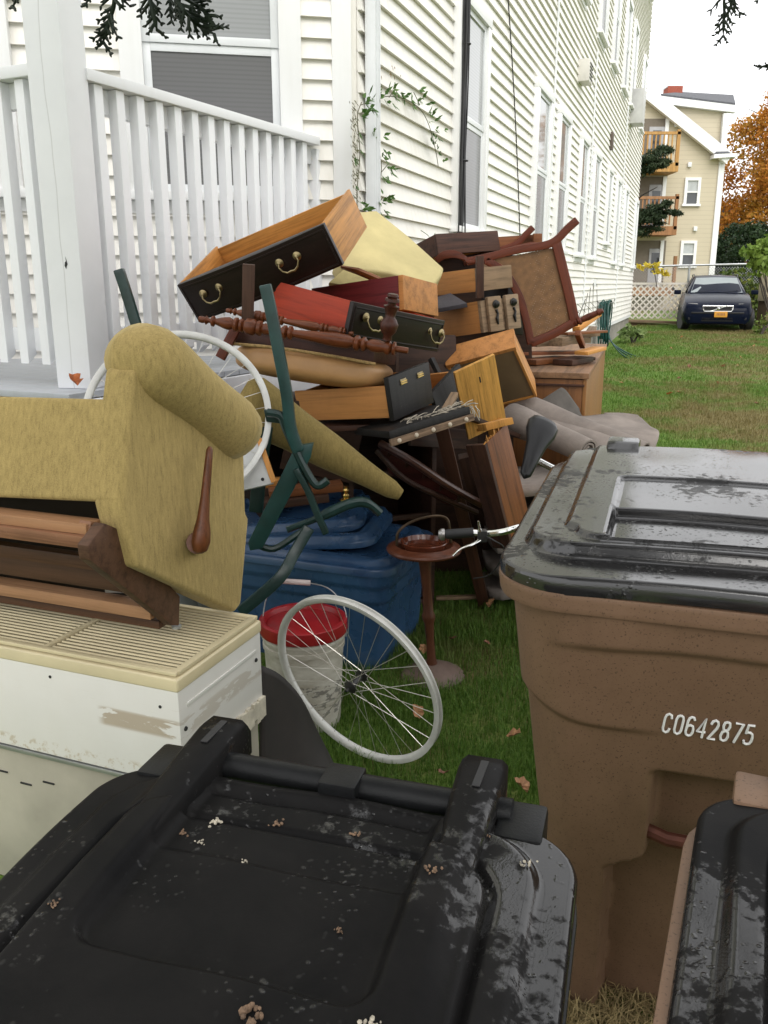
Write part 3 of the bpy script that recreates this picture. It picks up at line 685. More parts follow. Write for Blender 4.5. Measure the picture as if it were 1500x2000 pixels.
def lid_mesh(hx, y0, y1, r, hf, skirt, nu=190, nv=210):
    """moulded lid: a rounded-rectangle height field with a rolled skirt"""
    V = np.linspace(0, 1, nv); yy = y0 + (y1 - y0) * V
    d0, d1 = np.clip(r - (yy - y0), 0, r), np.clip(r - (y1 - yy), 0, r)
    cut = (r - np.sqrt(np.maximum(r * r - d0 * d0, 0))) + (r - np.sqrt(np.maximum(r * r - d1 * d1, 0)))
    U = np.linspace(-1, 1, nu); X = U[:, None] * (hx - cut)[None, :]; Y = np.repeat(yy[None, :], nu, 0)
    Z = hf(X, Y); m = MB(); idx = lambda i, j: i * nv + j
    m.v = [Vector(p) for p in zip(X.ravel().tolist(), Y.ravel().tolist(), Z.ravel().tolist())]
    m.f = [(idx(i, j), idx(i + 1, j), idx(i + 1, j + 1), idx(i, j + 1)) for i in range(nu - 1) for j in range(nv - 1)]
    ring = [idx(i, 0) for i in range(nu)] + [idx(nu - 1, j) for j in range(1, nv)] + [idx(i, nv - 1) for i in range(nu - 2, -1, -1)] + [idx(0, j) for j in range(nv - 2, 0, -1)]
    prev = ring; n = len(ring); cy = (y0 + y1) / 2
    for out, dz in ((.004, -.003), (.006, -.008), (.006, -skirt)):
        cur = []
        for k in ring:
            p = m.v[k]; d = Vector((p.x / hx, (p.y - cy) / (y1 - y0) * 2, 0)); d = Vector((math.copysign(abs(d.x) ** 6, d.x), math.copysign(abs(d.y) ** 6, d.y), 0)); d = d.normalized() if d.length > 1e-9 else d
            m.v.append(p + d * out + Vector((0, 0, dz))); cur.append(len(m.v) - 1)
        m.f += [(prev[i], cur[i], cur[(i + 1) % n], prev[(i + 1) % n]) for i in range(n)]; prev = cur
    return m
def small_lid(X, Y):
    Z = 1.002 - .006 * (X / .28) ** 2 - .02 * sst(.3, -.3, Y)
    main = rrect_sdf(X, Y, 0, -.02, .192, .285, .05); band = rrect_sdf(X, Y, 0, -.01, .236, .330, .07)
    Z = Z - .016 * sst(0, .010, main) + .012 * sst(.006, .018, main) - .011 * sst(-.004, .012, band)
    pan = rrect_sdf(X, Y, -.012, .20, .142, .135, .03)
    Z = Z - .013 * sst(.004, -.010, pan)
    pan2 = rrect_sdf(X, Y, -.012, .27, .142, .062, .012)
    Z = Z - .004 * sst(.003, -.006, pan2)
    Z = Z + .010 * sst(.035, .012, np.abs(X + .172)) * sst(.02, .16, Y) * sst(.36, .3, Y)
    Z = Z + .010 * sst(.035, .012, np.abs(X - .150)) * sst(.02, .16, Y) * sst(.36, .3, Y)
    Z = Z + .0015 * np.sin(X * 31 + 1) * np.sin(Y * 23)
    return Z
def bin_body(hx0, yf0, yb0, hx1, yf1, yb1, z0, z1, disp=None, n=176, m_=104, r0=.06, r1=.09):
    rings = []
    for j in range(m_):
        t = j / (m_ - 1); z = z0 + (z1 - z0) * t; hx = hx0 + (hx1 - hx0) * t; yf = yf0 + (yf1 - yf0) * t; yb = yb0 + (yb1 - yb0) * t; r = r0 + (r1 - r0) * t
        # walk the rounded rectangle by arc length, starting mid back
        per = []; w, h = hx - r, (yb - yf) / 2 - r; cy = (yf + yb) / 2
        segs = [(2 * w), r * math.pi / 2, 2 * h, r * math.pi / 2, 2 * w, r * math.pi / 2, 2 * h, r * math.pi / 2]; tot = sum(segs); ring = []
        for k in range(n):
            d = tot * k / n; i = 0
            while d > segs[i]: d -= segs[i]; i += 1
            f = d / segs[i]
            if i == 0: p = (-w + 2 * w * f, cy - h - r); nn = (0, -1)
            elif i == 1: a = -math.pi / 2 + f * math.pi / 2; p = (w + r * math.cos(a), cy - h + r * math.sin(a)); nn = (math.cos(a), math.sin(a))
            elif i == 2: p = (w + r, cy - h + 2 * h * f); nn = (1, 0)
            elif i == 3: a = f * math.pi / 2; p = (w + r * math.cos(a), cy + h + r * math.sin(a)); nn = (math.cos(a), math.sin(a))
            elif i == 4: p = (w - 2 * w * f, cy + h + r); nn = (0, 1)
            elif i == 5: a = math.pi / 2 + f * math.pi / 2; p = (-w + r * math.cos(a), cy + h + r * math.sin(a)); nn = (math.cos(a), math.sin(a))
            elif i == 6: p = (-w - r, cy + h - 2 * h * f); nn = (-1, 0)
            else: a = math.pi + f * math.pi / 2; p = (-w + r * math.cos(a), cy - h + r * math.sin(a)); nn = (math.cos(a), math.sin(a))
            o = disp(p[0], p[1], z, nn) if disp else 0
            ring.append(Vector((p[0] + nn[0] * o, p[1] + nn[1] * o, z)))
        rings.append(ring)
    return MB().loft(rings)
def wheel_bin(root, w, y):
    for sx in (-1, 1):
        M = WM[root.name] @ Matrix.Translation((sx * w, y, .125)) @ Matrix.Rotation(math.pi / 2, 4, 'Y')
        t = obj('wheel', MB().lathe([(.03, -.025), (.10, -.025), (.122, -.018), (.125, 0), (.122, .018), (.10, .025), (.03, .025)], 28), BLACKRUB, root, M)
        obj('hub', MB().lathe([(.0, -.03), (.06, -.03), (.06, .03), (.0, .03)], 18), BLKP, t, M)
    obj('axle', MB().tube([(-w, y, .125), (w, y, .125)], .01, 8), STEEL, root)
def small_cart(M, label, bodymat, lidmat, flange, arms=(-.170, .160), rx=.281):
    T = thing('wheeled_bin', label, 'bin', M)
    obj('body', bin_body(.205, -.24, .24, .272, -.315, .315, .03, .93, n=96, m_=20), bodymat, T)
    obj('rim', bin_body(rx - .002, -.33, .345, rx, -.332, .347, .93, .962, n=96, m_=3), bodymat, T, bevel=.004)
    obj('lid', lid_mesh(.272, -.31, .345, .06, small_lid, .035), lidmat, T, smooth=60, fixn=False)
    for x0, s in ((arms[0], -1), (arms[1], 1)):
        # hinge arm: rounded raised beam that dies into the lid, forked by a slot at the back
        rings = []
        for y, hgt, w in ((.14, -.014, .016), (.20, .002, .019), (.28, .010, .022), (.34, .016, .025), (.40, .020, .027), (.425, .017, .027), (.438, .002, .025)):
            z = .985; zt = 1.0 + hgt
            rings.append([Vector((x0 - w, y, z - .02)), Vector((x0 - w, y, zt - .007)), Vector((x0 - w + .007, y, zt)), Vector((x0 + w - .007, y, zt)), Vector((x0 + w, y, zt - .007)), Vector((x0 + w, y, z - .02))])
        a = obj('hinge_arm', MB().loft(rings), lidmat, T, smooth=50)
        obj('arm_slot', MB().prism([(x0 - .004, .36, 1.0182), (x0 + .005, .36, 1.0182), (x0 + .007, .41, 1.0202), (x0 - .002, .41, 1.0202)], (0, 0, .0012)), BLACKRUB, a, smooth=0)
    obj('handle', MB().tube([(-.20, .372, .984), (.20, .372, .984)], .0165, 14), flange, T)
    obj('handle_bracket', MB().box((.004, .366, .984), (.046, .046, .036)), flange, T, bevel=.004)
    for x0 in (-.218, .212): obj('handle_mount', MB().box((x0, .36, .945), (.052, .07, .085)), flange, T, bevel=.006)
    wheel_bin(T, .25, .24)
    return T
black_bin = small_cart(flat(-.156, .53, 0, -16.5), 'black lidded bin, its wet lid littered with seed debris, handle towards the pile', BLKP, LIDM, BLKP)
third_bin = small_cart(flat(.484, .455, 0, -24), 'brown bin with dewy black lid overlapping in front of the numbered bin', BRN, LIDM3, BRN, (-.11, .13), .289)
obj('handle_grip', MB().box((-.14, .40, .992), (.12, .075, .07)), BRN, third_bin, bevel=.008)

# the large numbered bin
MBR = flat(.667, 1.65, 0, -18)
brown = thing('wheeled_bin', 'large speckled brown bin with stencilled white number and soaked black lid', 'bin', MBR)
def brown_disp(x, y, z, n):
    f = max(0.0, -n[1]) ** 2; o = 0.0; zz = z
    S_ = lambda a, b, t: (lambda k: k * k * (3 - 2 * k))(min(1, max(0, (t - a) / (b - a))))
    l1 = .945 + .02 * math.cos(x * 4); o += f * .013 * S_(l1 - .006, l1 + .008, zz) * S_(-.30, -.18, x)
    l2 = .792 + .05 * (S_(-.20, -.37, x)) ; o += .011 * S_(l2 - .005, l2 + .007, zz) * (1 - S_(-.17, -.05, x)) * (1 if n[0] <= .2 else 0)
    zb = .705
    left = -.088 if zz > .50 else -.088 - .07 * S_(.50, .44, zz)
    ins_ = S_(left - .004, left + .012, x) * (1 - S_(.20, .216, x)) * (1 - S_(zb - .012, zb + .006, zz))
    o -= f * .065 * ins_
    o += .0015 * math.sin(x * 9 + 1.1) * math.sin(zz * 7)
    return o
obj('body', bin_body(.25, -.175, .30, .345, -.405, .42, .02, 1.030, brown_disp, 300, 170, .07, .10), BRN, brown, smooth=60)
obj('rim', bin_body(.374, -.436, .452, .379, -.441, .457, 1.028, 1.064, None, 140, 4, .115, .12), BRN, brown, bevel=.006)
def big_lid(X, Y):
    Z = 1.098 + .022 * sst(-.43, .5, Y)
    l1 = rrect_sdf(X, Y, 0, .1, .342, .43, .10); Z = Z + .024 * sst(.006, -.010, l1)
    wv = .03 * sst(-.22, -.25, Y)
    l2 = rrect_sdf(X, Y, 0, .15, .275 - wv * .7, .45, .05); Z = Z + .010 * sst(.004, -.006, l2)
    panel = rrect_sdf(X, Y, 0, -.08, .198, .215, .015)
    ter = -.024 + .017 * sst(-.112, -.096, Y)
    Z = Z + ter * sst(.004, -.006, panel)
    Z = Z + .001 * np.sin(X * 14) * np.sin(Y * 17 + 1) - .012 * (X / .37) ** 2
    return Z
obj('lid', lid_mesh(.372, -.434, .47, .125, big_lid, .031, 230, 260), LIDM2, brown, smooth=60, fixn=False)
for x0 in (-.21, .21):
    obj('hinge_arm', MB().prism([(x0 - .04, .38, 1.12), (x0 - .04, .44, 1.165), (x0 - .04, .50, 1.168), (x0 - .04, .53, 1.14), (x0 - .04, .53, 1.10), (x0 - .04, .4, 1.10)], (.08, 0, 0)), LIDM2, brown, bevel=.008)
obj('handle', MB().tube([(-.3, .50, 1.115), (.3, .50, 1.115)], .018, 12), BLKP, brown)
obj('lift_bar', MB().tube([(-.10, -.262, .545), (-.05, -.278, .54), (.12, -.278, .54), (.23, -.262, .545)], .014, 10), m_plain('rusty_bar', (.16, .06, .04), .4, .4, 25, metal=.5), brown)
wheel_bin(brown, .30, .30)
# stencilled number
GL = {'C': [[(.5, .78), (.46, .93), (.3, 1), (.14, .93), (.08, .78), (.08, .22), (.14, .07), (.3, 0), (.46, .07), (.5, .22)]],
      '0': [[(.3, 1), (.14, .93), (.08, .78), (.08, .22), (.14, .07), (.3, 0), (.46, .07), (.52, .22), (.52, .78), (.46, .93), (.3, 1)]],
      '6': [[(.48, .86), (.4, .98), (.26, 1), (.13, .92), (.08, .75), (.08, .2), (.15, .05), (.3, 0), (.45, .05), (.52, .2), (.52, .38), (.45, .52), (.3, .57), (.15, .52), (.09, .42)]],
      '4': [[(.42, 0), (.42, 1), (.05, .3), (.58, .3)]],
      '2': [[(.08, .78), (.14, .93), (.3, 1), (.46, .93), (.52, .78), (.48, .6), (.08, .0), (.54, .0)]],
      '8': [[(.3, 1), (.15, .95), (.1, .78), (.16, .6), (.3, .54), (.44, .6), (.5, .78), (.45, .95), (.3, 1)], [(.3, .54), (.13, .46), (.07, .25), (.14, .06), (.3, 0), (.46, .06), (.53, .25), (.47, .46), (.3, .54)]],
      '7': [[(.06, 1), (.54, 1), (.24, 0)]],
      '5': [[(.5, 1), (.12, 1), (.09, .56), (.2, .62), (.34, .62), (.47, .55), (.53, .38), (.53, .2), (.45, .05), (.28, 0), (.12, .05), (.07, .18)]]}
m = MB(); HT = .040; WT = .0275; x = 0
NX, NZ, NYF = -.082, .800, None
for chx, chn in enumerate('C0642875'):
    for st in GL[chn]:
        pts = []
        for (a, b) in st:
            z = NZ + b * HT; xx = NX + chx * .0186 + a * WT * .92 + b * .004
            t = (z - .02) / 1.01; yf = -.175 + (-.405 + .175) * t
            pts.append((xx, yf - .0016, z))
        m.tube(pts, .0023, 6, flatten=1, up=(0, -1, 0))
obj('stencilled_number', m, m_plain('white_stencil_paint', (.86, .86, .84), .6), brown, space='L')
# seed clumps and leaf bits lying on the front lid
R_ = random.Random(9); DEB = m_plain('seed_debris', (.16, .10, .06), .8, .7, 120); DEB2 = m_plain('pale_debris', (.42, .38, .30), .8, .5, 120)
MBL = WM[black_bin.name]
for i, (px, py, s_) in enumerate(((420, 1583, .010), (540, 1580, .009), (355, 1602, .007), (390, 1620, .006), (695, 1600, .007), (715, 1627, .007), (475, 1661, .005), (843, 1720, .010), (950, 1628, .007), (1025, 1678, .008), (660, 1792, .006), (490, 1970, .016), (725, 1995, .011), (105, 1767, .006), (862, 1657, .004))):
    p = PZ(px, py, 1.0); L = MBL.inverted() @ p; zz = float(small_lid(np.array([L.x]), np.array([L.y]))[0]); m = MB()
    for k in range(13):
        c = Vector((R_.gauss(0, s_ * .42), R_.gauss(0, s_ * .36), zz + s_ * R_.uniform(.05, .3))) + Vector((L.x, L.y, 0)); r = s_ * R_.uniform(.10, .26)
        m.lathe([(.0, -r * .7), (r * .8, -r * .3), (r, .0), (r * .6, r * .5), (.0, r * .7)], 6, Matrix.Translation(c) @ Matrix.Rotation(R_.uniform(0, 3), 4, Vector((R_.random(), R_.random(), R_.random()))), False)
    o = obj('seed_clump', m, DEB if i % 3 else DEB2, None, MBL @ Matrix.Translation((L.x, L.y, zz)), smooth=0)
    for vtx in o.data.vertices: vtx.co -= Vector((L.x, L.y, zz))
    tag(o, 'small clump of seeds and grit lying on the wet black lid', 'debris', 'seed clumps on the front lid')
# ------------------------------------------------------------------ air conditioner standing on its back, grille up
AX = (PZ(345, 1320, .71) - PZ(0, 1255, .71)).normalized(); AX.z = 0; AX.normalize(); AY = Vector((-AX.y, AX.x, 0))
A0 = PZ(345, 1320, .71); AW, AD, AH = .74, .375, .71
MAC = frame(Vector((A0.x, A0.y, 0)) - AX * AW, AX, Vector((0, 0, 1)))      # x 0..AW along the front, y 0..AD to the back, z up
def m_acwhite():
    q = NT('aged_white_enamel'); v = q.coords(rnd=False); f = q.noise(v, 3, 5, .6)
    n1 = q.noise(q.coords((9, 9, 26), rnd=False), 1, 5, .6, .6)
    sp = q.n('SeparateXYZ'); q.l(q.coords(rnd=False), sp.inputs[0])
    def band(o, lo, hi, w): return q.math('MULTIPLY', q.ramp(o, [(lo - w, (0, 0, 0)), (lo, (1, 1, 1))]), q.ramp(o, [(hi, (1, 1, 1)), (hi + w, (0, 0, 0))]))
    scar = q.math('MULTIPLY', band(sp.outputs['Z'], .552, .592, .006), band(sp.outputs['X'], .53, .73, .02))
    tape = q.math('MULTIPLY', scar, q.ramp(n1, [(.45, (0, 0, 0)), (.48, (1, 1, 1))]))
    sc2 = q.math('MULTIPLY', band(sp.outputs['Z'], .435, .46, .01), q.ramp(q.noise(v, 40, 4, .7), [(.52, (0, 0, 0)), (.6, (.8, .8, .8))]))
    c = q.mix(tape, q.ramp(f, [(.3, (.66, .66, .645)), (.7, (.73, .73, .715))]), (.36, .30, .235)); c = q.mix(sc2, c, (.42, .34, .24))
    sk = q.noise(q.coords((3, 3, 60), rnd=False), 4, 5, .75, .8); c = q.mix(q.math('MULTIPLY', q.ramp(sk, [(.62, (0, 0, 0)), (.72, (1, 1, 1))]), .4), c, (.40, .33, .24)); gr_ = q.noise(v, 1.4, 6, .7); c = q.mix(q.math('MULTIPLY', gr_, .5), c, (.56, .51, .40))
    q.col(c); q.rough(.38); return q.set()
ACW = m_acwhite(); CREAM = m_plain('yellowed_plastic', (.60, .52, .33), .5, .12, 5)
ac = thing('air_conditioner', 'old window air conditioner standing on end, cream louvred grille facing up', 'air conditioner', MAC)
obj('sleeve', MB().box((AW / 2, AD / 2, .55), (AW, AD, .24)), ACW, ac, bevel=.006)
obj('lower_cabinet', MB().box((AW / 2 + .004, AD / 2 + .004, .215), (AW - .03, AD - .03, .42)), m_plain('dull_galvanised_panel', (.42, .39, .32), .5, .25, 3, metal=.25), ac, bevel=.006)
obj('lip', MB().box((AW / 2, .005, .422), (AW, .014, .012)), STEEL, ac, bevel=.002)
TAPE = m_plain('torn_foam_tape', (.56, .52, .42), .85, .25, 30, bump=.6, bscale=80)
m = MB()
for i in range(24):
    y = .008 + i * .0152; m.box((AW + .004, y + .0076, .462 - .004 * math.sin(i * 2.1) - random.uniform(0, .008)), (.010, .016, .05 + random.uniform(-.006, .012)))
obj('foam_tape', m, TAPE, ac)
for i in range(7): obj('side_vent', MB().box((AW - .0105, .19, .40 - i * .034), (.004, .22, .014)), BLACKRUB, ac)
for i in range(3): obj('front_slot', MB().box((AW - .42 - i * .075, .0176, .335 - (i % 2) * .02), (.035, .003, .004)), BLACKRUB, ac)
obj('side_crease', MB().box((AW + .001, AD / 2, .625), (.004, AD - .06, .01)), ACW, ac, bevel=.0015)
for y, z in ((.345, .60), (.02, .57)): obj('screw', MB().lathe([(0, 0), (.006, 0), (.005, .003), (0, .003)], 10, Matrix.Translation((AW, y, z)) @ Matrix.Rotation(math.pi / 2, 4, 'Y')), BLACKRUB, ac)
for x_, z_ in ((AW - .05, .625), (AW - .36, .645)): obj('screw_hole', MB().lathe([(0, 0), (.004, 0), (.004, .0015), (0, .0015)], 8, Matrix.Translation((x_, 0, z_)) @ Matrix.Rotation(math.pi / 2, 4, 'X')), BLACKRUB, ac)
fr = obj('front_panel', MB().box((AW / 2, AD / 2, .684), (AW + .006, AD + .006, .034)), CREAM, ac, bevel=.009, seg=3)
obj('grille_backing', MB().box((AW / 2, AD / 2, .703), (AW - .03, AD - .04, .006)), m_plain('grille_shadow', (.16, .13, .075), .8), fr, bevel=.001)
src = None
n = 21
for i in range(n):
    y = .032 + i * (AD - .06) / (n - 1)
    for x0, x1, key in ((.37, AW - .022, 'a'), (.02, .345, 'b')):
        M = MAC @ Matrix.Translation(((x0 + x1) / 2, y, .7085)) @ Matrix.Rotation(math.radians(-18), 4, 'X')
        obj('louvre', MB().box((0, 0, 0), (x1 - x0, .0085, .0045)), CREAM, fr, M, smooth=0)
for x0 in (.012, .357, AW - .012): obj('grille_bar', MB().box((x0, AD / 2, .7085), (.018 if x0 < .3 or x0 > .5 else .014, AD - .03, .010)), CREAM, fr, bevel=.002)
for y in (.012, AD - .010): obj('grille_bar', MB().box((AW / 2, y, .7085), (AW - .01, .016, .010)), CREAM, fr, bevel=.003)

# ------------------------------------------------------------------ yellow velvet recliner tipped back on top of it
def m_velvet(name, c):
    q = NT(name); v = q.coords(rnd=False); f = q.noise(q.coords((120, 120, 22), rnd=False), 1, 4, .7, 0); h = q.noise(v, 380, 2, .6); w = q.noise(v, 3.2, 4, .6, .4)
    ff = q.math('ADD', q.math('MULTIPLY', f, .5), q.math('ADD', q.math('MULTIPLY', w, .18), q.math('MULTIPLY', h, .32)))
    wr_ = q.noise(v, 7, 2, .45, .0)
    q.col(q.ramp(ff, [(.33, sc(c, .62)), (.5, c), (.66, sc(c, 1.30))])); q.rough(.9); b0 = q.bump(wr_, .22, .03); q.bump(h, .35, .002, b0)
    return q.set(Specular_IOR_Level=.1, Sheen_Weight=.45, Sheen_Roughness=.4, Sheen_Tint=(*mixc(c, (1, .95, .7), .4), 1))
VELV = m_velvet('mustard_velvet', (.355, .265, .105))
pb = PZ(462, 1196, .722)                     # back bottom corner of the arm, on the grille
NA = AX.copy()                               # outward normal of the arm's outer side
chair = thing('velvet_recliner', 'mustard velvet recliner chair tipped backwards on the air conditioner', 'armchair', (pb.x - .2, pb.y - .1, .715))
ap = lambda px, py, off=0.0: PPL(px, py, pb + NA * off, NA)
panel = [ap(262, 725), ap(283, 712), ap(478, 884), ap(481, 1000), ap(487, 1012), ap(472, 1180), ap(460, 1197), ap(268, 1108), ap(240, 990), ap(256, 780)]
TH = .075
obj('arm_panel', MB().prism(panel, -NA * TH), VELV, chair, space='W', bevel=.018, seg=3, smooth=60)
# rolled arm: capsule along the upper edge, overhanging outwards
a, b = ap(266, 672), ap(484, 854); d = (b - a).normalized(); up = d.cross(NA).normalized(); up = up if up.z > 0 else -up
rings = []; Ln = (b - a).length; N = 22
for i in range(15):
    t = i / 14; e = .10
    s_ = t * Ln; k = 1.0
    if s_ < e: k = math.sqrt(max(0, 1 - ((e - s_) / e) ** 2)) * .75 + .25 if i else .30
    if Ln - s_ < .06: k = math.sqrt(max(0, 1 - ((.06 - (Ln - s_)) / .06) ** 2)) * .7 + .3 if i < 14 else .32
    c = a + d * s_ - NA * .028; bul = 1 + .05 * math.sin(t * 9)
    rings.append([c + (NA * .092 * math.cos(2 * math.pi * j / N) + up * .080 * bul * math.sin(2 * math.pi * j / N)) * k for j in range(N)])
obj('arm_roll', MB().loft(rings), VELV, chair, space='W', smooth=70)
# piping where the roll meets the panel
obj('seam_welt', MB().tube([ap(284 + (476 - 284) * t, 716 + (886 - 716) * t + 6 * math.sin(t * 3.1), .004) for t in np.linspace(0, 1, 10)], .0045, 6), m_velvet('velvet_welt', (.15, .11, .035)), chair, space='W')
# front apron (under the seat) running off to the left
nf = -(panel[0] - panel[8]).cross(NA).normalized()
f0 = panel[9] - NA * .02; f1 = panel[8] - NA * .0
ft = lambda px, py: PPL(px, py, (f0 + f1) / 2, nf)
ql = [ft(252, 780), ft(-420, 762), ft(-420, 952), ft(234, 982)]
nf2 = nf if nf.y < 0 else -nf
obj('front_apron', MB().prism(ql, -nf2 * .05), VELV, chair, space='W', bevel=.012, seg=3, smooth=60)
obj('seat_cushion', MB().prism([p - nf2 * .055 for p in ql], -nf2 * .30), VELV, chair, space='W', bevel=.03, seg=3, smooth=60)
obj('underside_shade_panel', MB().prism([P(-420, 950, 2.23), P(240, 980, 2.23), P(265, 1105, 2.23), P(335, 1185, 2.21), P(-420, 1175, 2.21)], Vector((0, .02, 0))), m_plain('underside_shade', (.03, .022, .016), .9), chair, space='W', smooth=0)  # added dark sheet standing in for the shade inside the chair base
# lever
LW = m_wood('lever_wood', (.135, .048, .020), .55, .35, 2, 30)
pv, tip = ap(392, 1062, .045), ap(410, 872, .05)
rings = []
for t, w in ((-.1, .008), (-.07, .020), (.02, .026), (.12, .024), (.26, .017), (.5, .0125), (.85, .0105), (.97, .009), (1.0, .004)):
    c = pv.lerp(tip, t); dd = (tip - pv).normalized(); sd = dd.cross(NA).normalized()
    rings.append([c + sd * w * math.cos(2 * math.pi * j / 14) + NA * w * .75 * math.sin(2 * math.pi * j / 14) for j in range(14)])
lv = obj('recline_lever', MB().loft(rings), LW, chair, space='W', smooth=60)
obj('lever_hub', MB().tube([ap(386, 1060, -.004), ap(386, 1060, .030)], .026, 16), LW, lv, space='W')
# wooden base hanging below the apron
WB = m_wood('recliner_base_wood', (.21, .105, .058), .6, .5, 0, 14); WBL = m_wood('recliner_rail_wood', (.33, .185, .10), .65, .5, 0, 14); WDK = m_wood('recliner_dark_side', (.085, .042, .024), .6, .5, 0, 14)
wp = lambda px, py, off=-.03: ap(px, py, off)
Lx = -NA
obj('base_side', MB().prism([wp(205, 1022), wp(236, 1035), wp(352, 1165), wp(350, 1222), wp(338, 1222), wp(176, 1094), wp(172, 1066)], Lx * .028), WDK, chair, space='W', bevel=.003)
obj('base_side_face', MB().prism([wp(178, 1018, -.064), wp(205, 1022, -.064), wp(200, 1066, -.064), wp(172, 1066, -.064)], Lx * .03), WB, chair, space='W', bevel=.002)
def rl(name, p, q, r, s_, mat, L=.75, t=.02):
    a_ = [wp(*p, -.07), wp(*q, -.07)]
    return plank(name, chair, (a_[0] + a_[1]) / 2 + Lx * .0, (a_[0] + a_[1]) / 2 + Lx * L, r, s_, mat)
rl('base_rail', (178, 1018), (190, 1040), .05, .022, WBL); rl('base_rail', (172, 1046), (185, 1062), .05, .026, WB)
rl('base_rail', (232, 1100), (250, 1110), .03, .03, WDK); rl('base_rail', (300, 1185), (312, 1200), .05, .03, WBL)
rl('base_rail', (320, 1210), (330, 1216), .06, .02, WDK); rl('base_rail', (285, 1135), (300, 1150), .02, .05, WDK)
obj('base_brace', MB().prism([wp(240, 1110, -.064), wp(258, 1112, -.064), wp(330, 1190, -.064), wp(306, 1190, -.064)], Lx * .02), WBL, chair, space='W', bevel=.002)
for px_, py_ in ((130, 1050), (165, 1140)): obj('steel_bracket', MB().box(wp(px_ + 60, py_, -.2), (.05, .012, .045)), STEEL, chair, space='W', bevel=.003)
obj('foot_glide', MB().lathe([(0, 0), (.012, 0), (.012, .006), (0, .006)], 12, Matrix.Translation(wp(345, 1226, -.04))), STEEL, chair, space='W')
# ------------------------------------------------------------------ woods and plastics of the pile
MAHO = m_wood('dark_mahogany', (.012, .0055, .0045), .5, .36, 0, 16, .3)
MAHO_W = m_wood('worn_mahogany', (.060, .026, .016), .45, .55, 0, 16, .3, .5)
BLKW = m_wood('blackened_wood', (.014, .013, .013), .55, .5, 2, 18, .3)
PINE = m_wood('drawer_pine', (.54, .255, .066), .62, .5, 0, 9)
PINEY = m_wood('drawer_pine_across', (.51, .24, .062), .62, .5, 1, 9)
OAKV = m_wood('pale_oak', (.56, .30, .075), .6, .5, 2, 22)
TANB = m_wood('tan_veneer', (.47, .215, .068), .72, .55, 1, 8, .5, .12)
REDW = m_wood('red_stained_wood', (.33, .034, .010), .6, .45, 1, 10, .2, .25)
PURW = m_wood('purple_stained_wood', (.13, .018, .022), .6, .5, 1, 10, .2, .25)
BRNW = m_wood('brown_walnut', (.17, .062, .022), .55, .45, 0, 14)
GREYW = m_wood('grey_worn_wood', (.24, .17, .11), .6, .7, 0, 20)
CHW = m_wood('chair_mahogany', (.115, .028, .013), .6, .34, 0, 14)
def bail(parent, M, w=.075):
    """bail pull: two rosettes and a swan-neck handle; local x along the handle, -y outwards"""
    h = obj('handle', MB().tube([(-w / 2, -.012, 0), (-w / 2 - .004, -.018, -.012), (-w * .42, -.022, -.030), (-w * .2, -.024, -.040), (0, -.025, -.038), (w * .2, -.024, -.040), (w * .42, -.022, -.030), (w / 2 + .004, -.018, -.012), (w / 2, -.012, 0)], [.0035, .003, .0035, .0042, .0048, .0042, .0035, .003, .0035], 8), BRASS, parent, M)
    for s in (-1, 1): obj('rosette', MB().lathe([(.0, -.0), (.016, .0), (.017, .003), (.012, .006), (.008, .008), (.008, .012), (.004, .015), (0, .016)], 16, Matrix.Translation((s * w / 2, 0, 0)) @ Matrix.Rotation(math.pi / 2, 4, 'X')), BRASS, h, M)
def drawer(label, loc, rv, dims, front, side, bow=0, fo=.012, fh=None, handles=(), inside=None, bead=False, t=.012, name='drawer', bottom=None, fz=0.0):
    M = rotvec(loc, rv); w, d, h = dims; T = thing(name, label, 'drawer', M); inside = inside or side; fh = fh or h
    N = 15 if bow else 2; m = MB(); x0, x1 = -w / 2 - fo * .3, w / 2 + fo * .3
    yb = lambda x: -bow * (1 - (2 * x / w) ** 2)
    rings = []
    for i in range(N):
        x = x0 + (x1 - x0) * i / (N - 1); y = yb(x); rings.append([Vector((x, y - .018, fz)), Vector((x, y - .018, fz + fh)), Vector((x, .004, fz + fh)), Vector((x, .004, fz))])
    f = obj('front', MB().loft(rings), front, T, bevel=.003)
    if bead:
        for z0 in (.012, h - .016): obj('bead', MB().tube([(x0 + .012 + (x1 - x0 - .024) * i / 14, yb(x0 + .012 + (x1 - x0 - .024) * i / 14) - .018, z0) for i in range(15)], .0035, 6), front, f)
        for xx in (x0 + .012, x1 - .012): obj('bead', MB().tube([(xx, yb(xx) - .018, .012), (xx, yb(xx) - .018, h - .016)], .0035, 6), front, f)
    for s in (-1, 1): obj('side', MB().box((s * (w / 2 - t / 2), d / 2 + .002, h / 2), (t, d - .004, h)), side, T, bevel=.0015)
    obj('back', MB().box((0, d - t / 2, h / 2 - .004), (w - 2 * t - .001, t, h - .012)), inside, T, bevel=.0015)
    obj('bottom', MB().box((0, d / 2, .012), (w - 2 * t - .001, d - 2 * t, .006)), bottom or PINE, T)
    for (hx, hz) in handles: bail(f, M @ Matrix.Translation((hx, yb(hx) - .0185, hz)), .078)
    return T
drawer('dark bow-fronted drawer with two brass bail handles on top of the pile', [-0.447, 3.449, 1.516], [0.3514, -0.3914, -0.2953], [0.67, 0.391, 0.164], MAHO, PINEY, .03, handles=((-.2, .10), (.16, .10)), inside=PINE, bead=True)
drawer('dark bow-fronted drawer with a red stained side and one brass handle', [0.029, 3.301, 1.33], [0.0932, 0.2156, 0.8264], [0.522, 0.445, 0.124], MAHO, REDW, .028, handles=((-.17, .08), (.2, .075)), bead=True)
drawer('drawer with a purple red side lying behind the red stained drawer', [0.141, 3.633, 1.431], [-0.172, 0.044, 1.0355], [0.292, 0.427, 0.136], TANB, PURW, t=.014)
